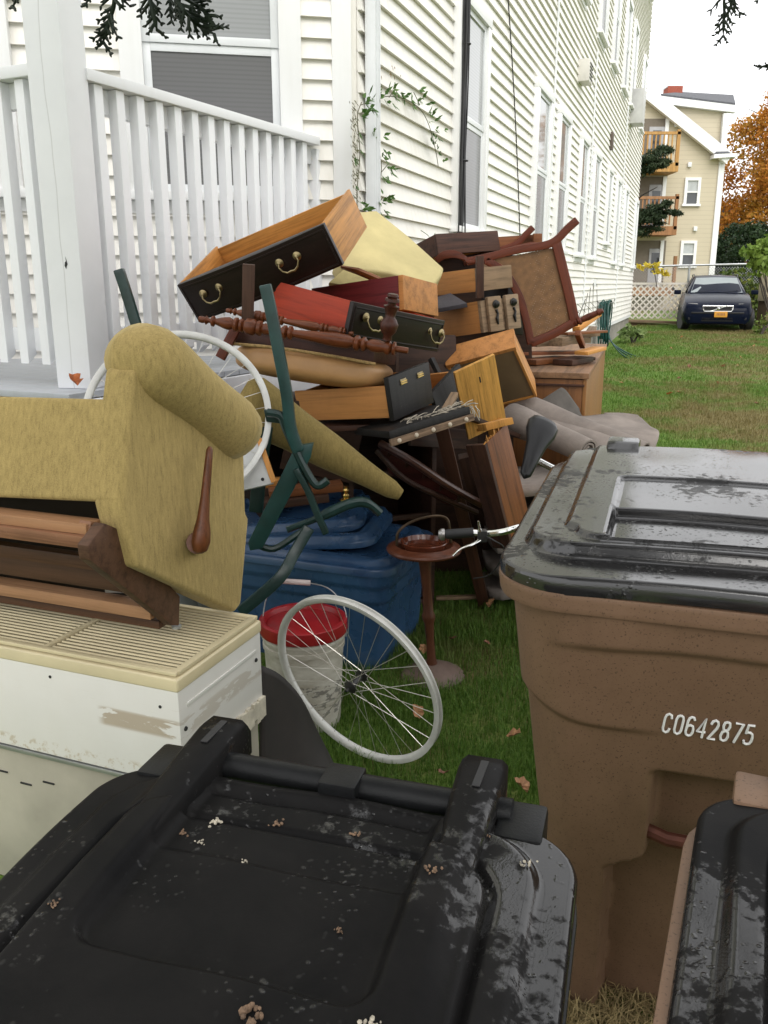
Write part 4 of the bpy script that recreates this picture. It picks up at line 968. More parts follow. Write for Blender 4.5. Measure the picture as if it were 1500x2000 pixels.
T = drawer('tan drawer with a tall black front carrying two small brass plates', [0.104, 3.342, 1.078], [-0.0452, -0.1489, 1.0311], [0.311, 0.429, 0.121], BLKW, TANB, fh=.165, fz=-.012, fo=.02)
for hx in (-.06, .075):
    M = WM[T.name] @ Matrix.Translation((hx, -.0185, .118)); pl = obj('brass_plate', MB().box((0, -.001, 0), (.045, .003, .022)), BRASS, T, M, bevel=.001)
    for z0 in (-.006, .002): obj('plate_rib', MB().box((0, -.004, z0), (.045, .004, .003)), BRASSB, pl, M)
drawer('tan drawer with a black edged front leaning behind the brass-plated drawer', [.305, 3.75, 1.02], [.05, -.45, .95], [.26, .36, .12], BLKW, TANB, fh=.17, fz=-.02)
# pale oak drawer standing on end, and broken case piece below it
T = thing('oak_board', 'pale oak board with a keyhole slot standing upright in the pile', 'board', rotvec([0.461, 3.772, 0.919], [0.4093, -0.3254, 0.3588]))
ob = obj('panel', MB().box((0, .0075, .177), (.193, .015, .354)), OAKV, T, bevel=.002)
obj('keyhole_slot', MB().box((.01, -.0008, .27), (.005, .003, .028)), BLACKRUB, ob); obj('edge_strip', MB().box((.012, -.006, .030), (.12, .012, .014)), PINE, T, bevel=.002)
c1, c2, c3 = P(909, 871, 3.27), P(947, 869, 3.18), P(990, 826, 3.34); ax = (P(990, 1035, 3.28) - P(947, 869, 3.18)) * 1.25
T = thing('broken_drawer_case', 'broken upright drawer case with dark front and splintered orange wood end', 'drawer case', (c2.x, c2.y, .2))
def slab(name, a, b, ext, mat, t, inw):
    M = frame(a, ext, inw); return obj(name, MB().prism([a, b, b + inw.normalized() * t, a + inw.normalized() * t], ext), mat, T, M, space='W', bevel=.002)
inw = (c3 - c2); slab('dark_front', c1, c2, ax, MAHO_W, .018, inw)
slab('side', c2 + inw.normalized() * .019, c3, ax * .98, BRNW, .016, c1 - c2)
slab('back', c3 + (c1 - c2) * .02, c3 + (c1 - c2), ax * .9, PINE, .012, -inw)
m = MB(); R_ = random.Random(4)
for i in range(16):
    t = (i + .5) / 16; b = c2.lerp(c3, t) + (c1 - c2).normalized() * R_.uniform(.0, .014); e = -ax.normalized() * R_.uniform(.004, .028); m.add([b + (c3 - c2) * .03, b - (c3 - c2) * .03, b + (c1 - c2).normalized() * .012, b + e], [(0, 1, 3), (1, 2, 3), (2, 0, 3)])
obj('splinters', m, PINE, T, space='W', smooth=0)
slab('cross_rail', P(948, 828, 3.25), P(1001, 815, 3.3), ax * .06, PINE, .05, c1 - c2)
drawer('upturned pine drawer showing its underside beside the oak board', [0.451, 4.03, 1.212], [-0.7471, -0.1646, -0.377], [0.331, 0.397, 0.111], TANB, PINEY, inside=PINE, bottom=m_plain('drawer_underside', (.20, .135, .07), .7))
for nm, loc, rv, dm in (('tan drawer on edge with two carved fronts and ornate black pulls', [0.565, 4.268, 1.33], [-0.1078, -0.1113, 0.6605], [0.246, 0.332, 0.15]), ('tan drawer lying under the dark box near the wall', [0.555, 4.481, 1.521], [-0.0473, -0.0999, 0.7006], [0.242, 0.319, 0.112])):
    T = drawer(nm, loc, rv, dm, GREYW, TANB)
    if dm[2] == .15:
        for k, x0 in enumerate((-.055, .065)):
            M = WM[T.name] @ Matrix.Translation((x0, -.019, .08)); pf = obj('carved_front', MB().box((0, -.012, 0), (.09, .022, .165)), GREYW, T, M, bevel=.006)
            pu = obj('ornate_pull', MB().lathe([(0, 0), (.018, 0), (.020, .006), (.012, .010), (.015, .016), (.006, .022), (0, .024)], 12, Matrix.Translation((0, -.024, .045)) @ Matrix.Rotation(math.pi / 2, 4, 'X')), m_plain('black_iron', (.03, .028, .026), .4, .4, 60, metal=.7), pf, M)
            obj('escutcheon', MB().tube([(0, -.026, .02), (.006, -.03, 0), (-.004, -.03, -.02), (.003, -.028, -.05)], [.007, .005, .008, .004], 8), m_plain('black_iron', (.03, .028, .026)), pf, M)
T = drawer('dark stained box with weathered boards against the siding', [0.458, 4.863, 1.71], [-0.1875, -0.1216, 0.4936], [0.398, 0.299, 0.108], MAHO_W, MAHO_W, name='dark_box'); T['category'] = 'box'
T = thing('reddish_box', 'reddish worn wooden box end behind the cane chair', 'box', P(1013, 492, 5.0))
quadboard('side', T, [P(968, 491, 4.95), P(1058, 486, 5.0), P(1058, 457, 5.0), P(968, 463, 4.95)], .25, m_wood('worn_red_box', (.20, .075, .03), .5, .65, 0, 14, .3, .7)); quadboard('end_post', T, [P(1042, 487, 4.94), P(1059, 486, 4.94), P(1059, 456, 4.94), P(1042, 456, 4.94)], .03, BRNW)
tag(quadboard('dark_cloth_panel', None, [P(846, 604, 4.25), P(912, 592, 4.2), P(880, 572, 4.55), P(846, 582, 4.6)], .02, m_plain('dark_textured_cloth', (.055, .05, .06), .8, .3, 60, bump=.5, bscale=200)), 'dark woven cloth panel lying between the tan drawers', 'panel')
tag(plank('upright_post', None, P(937, 500, 4.2), P(937, 582, 4.2), .05, .035, MAHO_W, (1, 0, 0)), 'short dark wooden post standing between the tan drawers', 'post')
T = thing('carved_cabinet_end', 'pale carved cabinet end beside the dark post', 'cabinet', P(970, 590, 4.75))
quadboard('panel', T, [P(944, 566, 4.7), P(992, 560, 4.75), P(990, 512, 4.75), P(944, 516, 4.7)], .06, GREYW); quadboard('keyhole', T, [P(967, 552, 4.695), P(972, 551, 4.695), P(971, 531, 4.695), P(967, 532, 4.695)], .01, BLACKRUB)
quadboard('dark_side', T, [P(990, 650, 4.72), P(1022, 655, 4.8), P(1020, 540, 4.8), P(992, 560, 4.72)], .2, MAHO)

# ------------------------------------------------------------------ foam slab
def puffy(name, parent, M, dims, mat, n=26, sq=5.0, bulge=0, wr=0, seed=1, smooth=180):
    """upholstered block: super-ellipsoid of the given size with slight wrinkles"""
    R_ = np.random.default_rng(seed); w, d, h = dims; m = MB(); nn = n * 2
    ph = R_.random(6) * 6
    def f(u, v):
        th = (u - .5) * math.pi; la = v * 2 * math.pi
        cp = lambda a: math.copysign(abs(math.cos(a)) ** (2 / sq), math.cos(a)); sp = lambda a: math.copysign(abs(math.sin(a)) ** (2 / sq), math.sin(a))
        x, y, z = cp(th) * cp(la), cp(th) * sp(la), sp(th)
        b = 1 + bulge * (1 - x * x) * (1 - y * y); k = 1 + wr * (math.sin(x * 7 + ph[0]) * math.sin(y * 5 + ph[1]) + .6 * math.sin(x * 13 + y * 9 + ph[2]))
        return (x * w / 2 * k, y * d / 2 * k, z * h / 2 * b * k)
    m.grid(f, n, nn); return obj(name, m, mat, parent, M, weld=True, smooth=smooth)
FOAM = m_plain('yellow_foam', (.53, .45, .215), .9, .2, 4, bump=.5, bscale=220)
T = thing('foam_slab', 'yellow foam mattress slab bent over the pile beside the wall', 'foam slab', P(770, 540, 4.1))
top = [P(700, 412, 4.35), P(735, 410, 4.45), P(800, 462, 4.35), P(868, 524, 4.2), P(864, 536, 4.12), P(848, 557, 4.0), P(830, 545, 3.98), P(760, 532, 3.95), P(672, 522, 3.9), P(660, 500, 4.0)]
nv = (top[3] - top[8]).cross(top[0] - top[8]).normalized(); nv = nv if nv.y > 0 else -nv
obj('foam', MB().prism(top, nv * .10), FOAM, T, space='W', bevel=.016, seg=3, smooth=60)
quadboard('under_layer', T, [P(640, 552, 3.86), P(700, 560, 3.84), P(748, 545, 3.9), P(676, 520, 3.92)], .05, m_plain('pale_old_foam', (.42, .36, .16), .9, .3, 10), .01)
tag(obj('curved_rail', MB().tube([P(668, 522, 3.78), P(700, 530, 3.74), P(735, 545, 3.74), P(765, 560, 3.78)], [.015, .03, .03, .015], 8, flatten=.5), m_wood('orange_brown_rail', (.20, .07, .02), .6, .4, 0, 12), space='W'), 'short curved brown rail wedged under the foam slab', 'rail')

# ------------------------------------------------------------------ upturned seat with orange vinyl cushion
VINYL = m_plain('orange_vinyl', (.47, .26, .105), .42, .22, 5, bump=.25, bscale=90)
xa, xb = P(470, 700, 3.32), P(754, 742, 3.2); MX = frame((xa + xb) / 2 + Vector((0, .22, .0)), xb - xa, Vector((0, .12, 1)))
T = thing('upturned_seat', 'upturned chair seat with plump orange vinyl cushion and dark rail', 'chair seat', MX); Lx_ = (xb - xa).length
puffy('cushion', T, MX @ Matrix.Translation((0, 0, -.012)), (Lx_ + .03, .48, .125), VINYL, 30, 3.6, .06, .004)
obj('seat_rail', MB().box((0, 0, .062), (Lx_ - .02, .44, .05)), m_wood('dark_seat_rail', (.05, .018, .012), .5, .4, 0, 14, .3, .4), T, bevel=.006)
obj('welt', MB().tube([(-Lx_ / 2 + .0, -.225, .030), (-Lx_ / 4, -.238, .038), (0, -.240, .040), (Lx_ / 4, -.238, .038), (Lx_ / 2, -.225, .032)], .006, 8), m_plain('braid_welt', (.45, .30, .12), .8, .4, 90, bump=.8, bscale=300), T)
obj('webbing', MB().box((0, -.02, .089), (Lx_ - .08, .36, .006)), m_plain('red_brown_webbing', (.16, .05, .025), .7, .3, 20), T)

# ------------------------------------------------------------------ turned spindles
TURN = m_wood('turned_walnut', (.13, .038, .013), .6, .3, 2, 30)
def spindle(label, a, b, r, prof, mat=TURN):
    d = b - a; M = frame(a, d.cross(Vector((0, 1, 0))) if abs(d.normalized().y) < .9 else Vector((1, 0, 0)), d)
    x, y, z = ortho(d, Vector((0, 0, 1))); M = Matrix(((y.x, z.x, x.x, a.x), (y.y, z.y, x.y, a.y), (y.z, z.z, x.z, a.z), (0, 0, 0, 1)))
    L = d.length; o = obj('turned_spindle', MB().lathe([(max(.0005, q * r), t * L) for t, q in prof], 20), mat, None, M, smooth=50)
    return tag(o, label, 'spindle')
PROF = [(0, .0), (.003, .42), (.018, .50), (.032, .40), (.038, .62), (.05, .30), (.06, .34), (.066, .7), (.075, .74), (.083, .40), (.10, .55), (.13, .80), (.15, .88), (.17, .6), (.178, .95), (.19, .98), (.198, .55), (.205, .9), (.215, .92), (.222, .6), (.235, 1.05), (.27, 1.12), (.285, .7), (.29, 1.0), (.305, 1.02), (.312, .6), (.325, .8), (.36, .66), (.40, .5), (.415, .9), (.425, .92), (.432, .55), (.44, .9), (.452, .92), (.46, .5), (.52, .62), (.60, .82), (.66, .95), (.72, .9), (.745, .6), (.755, 1.0), (.77, 1.02), (.78, .62), (.79, .95), (.80, .95), (.81, .55), (.83, .8), (.86, .85), (.89, .7), (.9, .95), (.915, .96), (.925, .55), (.93, .9), (.94, .9), (.945, .44), (.997, .42), (1, .38), (1.0, 0)]
spindle('long turned walnut bedpost spindle lying across the orange seat', P(388, 623, 3.13), P(797, 685, 3.0), .026, PROF)
spindle('second turned walnut spindle half hidden behind the long one', P(442, 606, 3.24), P(690, 652, 3.1), .018, PROF)
spindle('short dark carved finial standing in front of the bow-fronted drawer', P(756, 664, 3.0), P(768, 574, 2.98), .034, [(0, 0), (.0, .5), (.1, .45), (.2, .8), (.35, .95), (.45, .7), (.5, .5), (.6, .55), (.74, .8), (.76, .4), (.82, .42), (.84, .75), (.9, .7), (.92, .45), (.95, .6), (1, .5), (1, 0)], m_wood('dark_finial', (.055, .016, .009), .5, .35, 2, 20))
tag(plank('flat_leg', None, P(486, 516, 3.14), P(483, 650, 3.18), .016, .042, m_wood('old_brown_leg', (.075, .04, .027), .5, .6, 0, 24, .3, .4), (1, 0, 0)), 'flat dark furniture leg standing up against the top drawer', 'leg')
tag(plank('red_brown_leg', None, P(462, 640, 3.3), P(430, 700, 3.28), .03, .035, CHW, (1, 0, 0)), 'short red brown leg slanting under the spindles', 'leg')

# ------------------------------------------------------------------ cane chair lying on its side
CD = 4.62; T = thing('cane_chair', 'mahogany chair with a cane panel lying on its side, legs in the air', 'chair', P(1080, 690, CD))
cp = lambda px, py, dd=0: P(px, py, CD + dd)
def sweep(name, pts, ws, th=.032, mat=CHW, parent=None):
    """board following a curve in the picture plane, width ws, thickness th in depth"""
    pts = [Vector(p) for p in pts]; rings = []
    for i, p in enumerate(pts):
        d = (pts[min(i + 1, len(pts) - 1)] - pts[max(0, i - 1)]).normalized(); yv = Vector((0, 1, 0)); yv = (yv - d * yv.dot(d)).normalized(); s = d.cross(yv); w = ws[i] if isinstance(ws, (list, tuple)) else ws
        rings.append([p + s * w / 2 - yv * th / 2, p + s * w / 2 + yv * th / 2, p - s * w / 2 + yv * th / 2, p - s * w / 2 - yv * th / 2])
    M = frame(pts[0], pts[-1] - pts[0], Vector((0, -1, .01)))
    return obj(name, MB().loft(rings), mat, parent if parent is not None else T, M, space='W', bevel=.005)
def curve(pts, n=9):
    P_ = [Vector(p) for p in pts]; out = []
    for i in range(len(P_) - 1):
        p0, p1, p2, p3 = P_[max(i - 1, 0)], P_[i], P_[i + 1], P_[min(i + 2, len(P_) - 1)]
        for k in range(n):
            t = k / n; out.append(.5 * ((2 * p1) + (p2 - p0) * t + (2 * p0 - 5 * p1 + 4 * p2 - p3) * t * t + (3 * p1 - p0 - 3 * p2 + p3) * t ** 3))
    return out + [P_[-1]]
bp = sweep('back_post', curve([cp(912, 511), cp(950, 503), cp(1010, 488), cp(1060, 480), cp(1085, 470), cp(1108, 447), cp(1127, 430)], 5), .04)
sweep('rear_leg', curve([cp(905, 514, .35), cp(960, 494, .35), cp(1005, 478, .35), cp(1025, 460, .35), cp(1041, 444, .35)], 5), .034)
sweep('seat_rail', curve([cp(1086, 474), cp(1100, 530), cp(1112, 580), cp(1122, 628)], 4), .05)
sweep('lower_rail', curve([cp(1036, 670), cp(1080, 652), cp(1122, 628)], 4), .045)
sweep('curved_rail', curve([cp(948, 508), cp(985, 532), cp(1012, 575), cp(1026, 620), cp(1037, 672)], 6), .04)
sweep('far_rail', curve([cp(960, 500, .32), cp(1060, 480, .33), cp(1098, 560, .36)], 4), .03)
sweep('arm', curve([cp(853, 508, .05), cp(868, 498, .04), cp(890, 497, .03), cp(908, 505, .02), cp(918, 512, 0), cp(940, 504, 0)], 4), [.028 + .012 * math.sin(i * .3) for i in range(21)], .05)
q0, q1 = cp(1120, 632), cp(1178, 606, -.05); x, y, z = ortho(q1 - q0, Vector((0, 0, 1)))
M = Matrix(((y.x, z.x, x.x, q0.x), (y.y, z.y, x.y, q0.y), (y.z, z.z, x.z, q0.z), (0, 0, 0, 1))); L = (q1 - q0).length
obj('turned_leg', MB().lathe([(r, t * L) for t, r in ((0, .018), (.1, .021), (.14, .014), (.18, .022), (.24, .022), (.28, .015), (.5, .018), (.8, .014), (.83, .019), (.9, .017), (1, .01))], 14), CHW, T, M)
# cane weave: strands clipped to the opening
CANE = m_plain('woven_cane', (.21, .105, .04), .55, .3, 30)
pol = [(948, 510), (1082, 484), (1114, 626), (1042, 664), (1028, 616), (1012, 575), (986, 536)]
def clipline(p, d):
    t0, t1 = -1e9, 1e9; ts = []
    for i in range(len(pol)):
        a, b = pol[i], pol[(i + 1) % len(pol)]; ex, ey = b[0] - a[0], b[1] - a[1]; den = d[0] * ey - d[1] * ex
        if abs(den) < 1e-9: continue
        t = ((a[0] - p[0]) * ey - (a[1] - p[1]) * ex) / den; u = ((a[0] - p[0]) * d[1] - (a[1] - p[1]) * d[0]) / den
        if 0 <= u <= 1: ts.append(t)
    ts.sort(); return [(ts[i], ts[i + 1]) for i in range(0, len(ts) - 1, 2)]
m = MB()
for ang, n, off, wd in ((-12, 56, 0, .0075), (72, 56, .002, .0075), (-58, 48, .004, .006), (30, 48, .006, .006)):
    d = (math.cos(math.radians(ang)), math.sin(math.radians(ang))); nrm = (-d[1], d[0])
    for k in range(n):
        s_ = (k - n / 2) * 190 / n; p = (1035 + nrm[0] * s_, 572 + nrm[1] * s_)
        for t0, t1 in clipline(p, d):
            if t1 - t0 > 2: m.bar(cp(p[0] + d[0] * t0, p[1] + d[1] * t0, off), cp(p[0] + d[0] * t1, p[1] + d[1] * t1, off), .0015, wd, Vector((0, -1, 0)).cross(Vector((d[0], 0, -d[1]))))
obj('cane_panel', m, CANE, T, space='W', smooth=0, fixn=False)

# ------------------------------------------------------------------ long cabinet with loose boards on top
qa, qb = PZ(1147, 729, 1.1), PZ(1183, 672, 1.1)
dirb = Vector((qb.x - qa.x, qb.y - qa.y, 0)); Lb = dirb.length; xh = Vector((dirb.y, -dirb.x, 0)).normalized()
MC = frame(Vector((qa.x, qa.y, 0)) - xh * .62, xh, Vector((0, 0, 1)))
CABW = m_wood('cabinet_veneer', (.19, .078, .024), .7, .42, 2, 9); CABS = m_wood('cabinet_side', (.25, .115, .034), .75, .42, 2, 9)
T = thing('long_cabinet', 'brown veneered cabinet with a worn top standing at the end of the pile', 'cabinet', MC)
gz = ground(qa.x, qa.y)
obj('side_panel', MB().box((.61, Lb / 2, (1.07 + gz) / 2), (.02, Lb, 1.07 - gz)), CABS, T, bevel=.003); obj('side_panel', MB().box((.01, Lb / 2, (1.07 + gz) / 2), (.02, Lb, 1.07 - gz)), CABS, T, bevel=.003)
obj('front_panel', MB().box((.31, .012, (1.07 + gz) / 2), (.578, .02, 1.06 - gz)), CABW, T, bevel=.002); obj('back_panel', MB().box((.31, Lb - .012, (1.07 + gz) / 2), (.578, .02, 1.06 - gz)), CABW, T)
obj('top', MB().box((.31, Lb / 2, 1.085), (.64, Lb + .02, .03)), m_wood('worn_cabinet_top', (.21, .115, .06), .6, .6, 1, 9, .2, .5), T, bevel=.003)
obj('trim_strip', MB().box((.31, -.004, 1.035), (.60, .012, .012)), MAHO_W, T, bevel=.002)
R_ = random.Random(12)
BM = [BRNW, GREYW, MAHO_W, PINE, m_wood('red_brown_board', (.20, .07, .03), .6, .5, 0, 14), OLDW]
BL = ['grey worn', 'narrow red brown', 'dark worn', 'pale pine', 'thin brown', 'weathered', 'short grey', 'long brown', 'split dark', 'broken red brown', 'upright stub', 'slim pale']
for i, (x0, y0, x1, y1, dz, w, t, mi) in enumerate(((1010, 690, 1132, 688, 0, .10, .018, 4), (1012, 704, 1150, 700, 0, .12, .02, 2), (1030, 716, 1098, 714, -.08, .12, .03, 0), (1098, 716, 1140, 712, -.1, .12, .03, 2), (1040, 672, 1145, 664, .1, .08, .03, 1), (1075, 660, 1165, 651, .2, .06, .03, 5), (1100, 652, 1178, 647, .1, .07, .014, 0), (1125, 643, 1168, 612, .35, .05, .03, 3), (1128, 650, 1138, 676, -.1, .03, .03, 4), (1135, 690, 1172, 680, -.1, .08, .02, 3), (1085, 668, 1112, 662, 0, .08, .05, 1), (1145, 660, 1158, 640, .4, .05, .02, 1))):
    D0 = 5.0 + dz; a, b = P(x0, y0, D0), P(x1, y1, D0 + .25)
    if i not in (7, 8, 11): a.z = max(a.z, 1.105 + t / 2); b.z = max(b.z, 1.105 + t / 2)
    tag(plank('loose_board', None, a, b, w, t, BM[mi]), BL[i] + ' loose board lying on the brown cabinet top', 'board', 'loose boards on the cabinet')

# ------------------------------------------------------------------ rolled grey carpet
FELT = m_plain('grey_felt_carpet', (.235, .20, .175), .95, .3, 7, bump=.7, bscale=160)
def roll(name, a, b, r0, r1, parent, mat, turns=2.6, n=64, squash=.9):
    """spiral roll from a to b"""
    a, b = Vector(a), Vector(b); d, u, v = ortho(b - a, Vector((0, 0, 1))); m = MB(); rows = 8; th = .009
    def ring(t):
        p = a.lerp(b, t); r = r0 + (r1 - r0) * t; r *= 1 + .05 * math.sin(t * 9)
        return [[p + (u * squash * math.cos(2 * math.pi * turns * k / n) + v * math.sin(2 * math.pi * turns * k / n)) * ((.25 + .75 * k / n) * r + o) for k in range(n + 1)] for o in (0, th)]
    V = [ring(i / rows) for i in range(rows + 1)]; idx = {}
    for i in range(rows + 1):
        for o in (0, 1):
            for k in range(n + 1): idx[i, o, k] = len(m.v); m.v.append(V[i][o][k])
    for k in range(n):
        for i in range(rows):
            m.f.append((idx[i, 1, k], idx[i + 1, 1, k], idx[i + 1, 1, k + 1], idx[i, 1, k + 1])); m.f.append((idx[i, 0, k], idx[i, 0, k + 1], idx[i + 1, 0, k + 1], idx[i + 1, 0, k]))
        for i in (0, rows): m.f.append((idx[i, 0, k], idx[i, 1, k], idx[i, 1, k + 1], idx[i, 0, k + 1]))
    for k in (0, n):
        for i in range(rows): m.f.append((idx[i, 0, k], idx[i + 1, 0, k], idx[i + 1, 1, k], idx[i, 1, k]))
    return obj(name, m, mat, parent, space='W', smooth=60)
T = thing('carpet_heap', 'grey felt carpet partly rolled and folded in front of the cabinet', 'carpet', (1.0, 4.0, .02))
roll('rolled_end', P(1000, 815, 4.15), P(1150, 880, 3.75), .085, .055, T, FELT)
roll('rolled_end', P(1010, 800, 4.4), P(1258, 888, 3.95), .10, .06, T, FELT, 2.2)
def sheet(name, rows, t, mat, parent):
    """thin draped sheet through rows of points"""
    R0 = [curve(r, 5) for r in rows]; cols = [curve([R0[i][k] for i in range(len(R0))], 4) for k in range(len(R0[0]))]
    m = MB(); nu, nv = len(cols), len(cols[0]); m.add([p for c in cols for p in c], [(i * nv + j, (i + 1) * nv + j, (i + 1) * nv + j + 1, i * nv + j + 1) for i in range(nu - 1) for j in range(nv - 1)])
    o = obj(name, m, mat, parent, space='W', smooth=180); md = o.modifiers.new('thickness', 'SOLIDIFY'); md.thickness = t; return o
sheet('upper_sheet', [[P(1000, 785, 4.45), P(1060, 798, 4.4), P(1130, 812, 4.35), P(1190, 808, 4.4), P(1252, 815, 4.45)], [P(1000, 800, 4.3), P(1070, 812, 4.22), P(1150, 830, 4.15), P(1220, 828, 4.25), P(1270, 832, 4.3)], [P(1010, 830, 4.2), P(1090, 838, 4.1), P(1170, 850, 4.0), P(1240, 850, 4.05), P(1288, 846, 4.1)], [P(1060, 865, 4.12), P(1120, 872, 4.0), P(1200, 886, 3.9), P(1250, 886, 3.93), P(1273, 892, 3.96)]], .01, FELT, T)
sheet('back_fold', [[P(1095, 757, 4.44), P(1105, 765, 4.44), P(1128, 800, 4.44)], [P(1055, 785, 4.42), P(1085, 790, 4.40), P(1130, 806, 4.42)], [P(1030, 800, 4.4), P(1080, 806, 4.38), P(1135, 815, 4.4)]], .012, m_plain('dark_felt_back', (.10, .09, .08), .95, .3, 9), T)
sheet('side_fold', [[P(1180, 806, 4.47), P(1215, 806, 4.45), P(1246, 810, 4.42)], [P(1190, 818, 4.38), P(1230, 822, 4.36), P(1264, 834, 4.34)], [P(1200, 835, 4.3), P(1235, 840, 4.28), P(1262, 846, 4.26)]], .01, FELT, T)
for i in range(5):
    sheet('lower_fold', [[(.45 + i * .03, 3.5 + i * .1, .72 - i * .15), (.9, 3.55 + i * .1, .74 - i * .15), (1.35 - i * .02, 3.6 + i * .08, .68 - i * .15)], [(.5, 4.0, .66 - i * .14), (.9, 4.05, .70 - i * .14), (1.4, 4.1, .66 - i * .14)], [(.52, 4.35, .62 - i * .14), (.9, 4.38, .64 - i * .14), (1.35, 4.4, .62 - i * .14)]], .05, FELT, T)
# ------------------------------------------------------------------ under the pile: dark furniture and shade-filling panels
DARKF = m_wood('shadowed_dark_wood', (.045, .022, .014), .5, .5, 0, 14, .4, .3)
T = thing('dresser_carcass', 'dark empty dresser carcass with open drawer bays inside the pile', 'dresser', flat(-.22, 4.0, 0, 20))
W_, D_, H_2 = .80, .46, .98
for x in (-W_ / 2, W_ / 2): obj('side', MB().box((x, 0, H_2 / 2), (.022, D_, H_2)), DARKF, T, bevel=.002)
obj('top', MB().box((0, 0, H_2 + .012), (W_ + .04, D_ + .03, .022)), MAHO_W, T, bevel=.003); obj('back', MB().box((0, D_ / 2 - .01, H_2 / 2), (W_ - .024, .012, H_2 - .01)), DARKF, T)
for i in range(5): obj('drawer_rail', MB().box((0, -D_ / 2 + .02, .06 + i * .215), (W_ - .024, .03, .022)), DARKF, T, bevel=.002)
obj('divider', MB().box((0, 0, .60), (.02, D_ - .04, .7)), DARKF, T)
T = thing('broken_table', 'broken dark table with a square leg and low stretcher beside the blue bin', 'table', (.45, 3.9, 0))
plank('leg', T, P(860, 824, 3.55), P(946, 1182, 3.98), .05, .055, m_wood('dark_brown_leg', (.062, .027, .016), .5, .5, 0, 14, .3, .4), (1, 0, 0))
plank('leg', T, P(905, 890, 4.1), P(965, 1120, 4.35), .05, .05, DARKF, (1, 0, 0)); plank('stretcher', T, P(852, 1168, 3.97), P(948, 1165, 3.97), .03, .016, GREYW)
plank('apron', T, P(800, 850, 3.6), P(930, 860, 3.9), .02, .09, DARKF, (0, .2, 1)); plank('apron', T, P(870, 800, 3.55), P(1000, 850, 4.0), .09, .02, DARKF)
T = thing('dark_filler', 'dark chest panels added in the shaded gaps around the red drawers', 'filler', P(840, 860, 4.05))  # added panels that stand in for the dark shade inside the pile
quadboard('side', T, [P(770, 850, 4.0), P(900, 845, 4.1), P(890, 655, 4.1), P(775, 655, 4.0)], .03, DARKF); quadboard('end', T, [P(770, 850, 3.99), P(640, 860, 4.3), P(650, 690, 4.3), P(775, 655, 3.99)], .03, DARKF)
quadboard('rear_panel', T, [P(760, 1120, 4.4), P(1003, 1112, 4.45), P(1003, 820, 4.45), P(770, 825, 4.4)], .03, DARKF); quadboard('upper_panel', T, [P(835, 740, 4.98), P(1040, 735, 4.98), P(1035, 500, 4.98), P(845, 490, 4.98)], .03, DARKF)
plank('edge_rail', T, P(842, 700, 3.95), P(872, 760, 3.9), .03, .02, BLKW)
# padded black slab with studs
T = thing('black_table_leaf', 'black padded table leaf with brass studs and a frayed grey edge', 'table leaf', P(776, 866, 3.15))
a, b = P(696, 866, 3.05), P(857, 816, 3.2); bk = Vector((.10, .32, .02)); up = Vector((0, 0, 1))
M = frame((a + b) / 2 + bk / 2, b - a, (b - a).cross(bk).normalized() * (1 if (b - a).cross(bk).z > 0 else -1)); L = (b - a).length
obj('leaf', MB().box((0, 0, .0), (L, .33, .030)), BLKW, T, M, bevel=.006); obj('front_edge', MB().box((0, -.166, -.028), (L + .01, .016, .026)), m_wood('frayed_edge', (.22, .15, .10), .5, .8, 0, 30, .3, .6), T, M, bevel=.003)
for i in range(5): obj('stud', MB().lathe([(0, 0), (.009, 0), (.007, .004), (0, .006)], 10, Matrix.Translation((-L / 2 + .03 + i * (L - .06) / 4, -.174, -.028)) @ Matrix.Rotation(math.pi / 2, 4, 'X')), m_plain('pale_stud', (.5, .42, .32), .5), T, M)
R_ = random.Random(8); m = MB()
for i in range(46):
    t = R_.uniform(.25, 1.0); p = Vector((-L / 2 + t * L, -.15 + R_.uniform(0, .1), .017)); d = Vector((R_.uniform(-.02, .05), R_.uniform(-.03, .03), R_.uniform(.0, .01))); m.tube([p, p + d, p + d * 1.6 + Vector((0, 0, -.006))], .0018, 4)
for i in range(14):
    p = Vector((L / 2 + R_.uniform(-.01, .03), -.16 + R_.uniform(-.01, .04), .01)); m.tube([p, p + Vector((R_.uniform(-.01, .01), -.012, -.02)), p + Vector((R_.uniform(-.015, .015), -.012, -R_.uniform(.03, .06)))], .002, 4)
obj('frayed_lining', m, m_plain('frayed_fibres', (.42, .37, .29), .9, .3, 40), T, M)
plank('side_strip', T, P(858, 822, 3.2), P(888, 770, 3.5), .03, .02, GREYW)
T = thing('curved_chair_back', 'dark curved chair back rails lying in the shadow under the table leaf', 'chair', P(850, 985, 3.55))
obj('crest_rail', MB().tube(curve([P(742, 866, 3.45), P(800, 898, 3.42), P(870, 945, 3.46), P(940, 985, 3.55)], 5), .028, 10, flatten=.6), m_wood('glossy_dark_rail', (.07, .03, .02), .5, .28, 0, 14), T, space='W')
obj('lower_rail', MB().tube(curve([P(735, 880, 3.5), P(790, 935, 3.48), P(860, 970, 3.5), P(930, 1000, 3.6)], 5), .02, 8, flatten=.6), DARKF, T, space='W')
for i in range(5):
    t = (i + .6) / 5.5; obj('spindle', MB().tube([P(742 + 190 * t, 868 + 112 * t, 3.47), P(735 + 190 * t, 885 + 112 * t, 3.52)], .008, 6), DARKF, T, space='W')
obj('splat', MB().prism([P(740, 872, 3.49), P(900, 965, 3.5), P(880, 990, 3.55), P(760, 925, 3.5)], (0, .02, 0)), m_wood('dark_red_splat', (.05, .012, .010), .5, .4, 0, 14), T, space='W', bevel=.003)

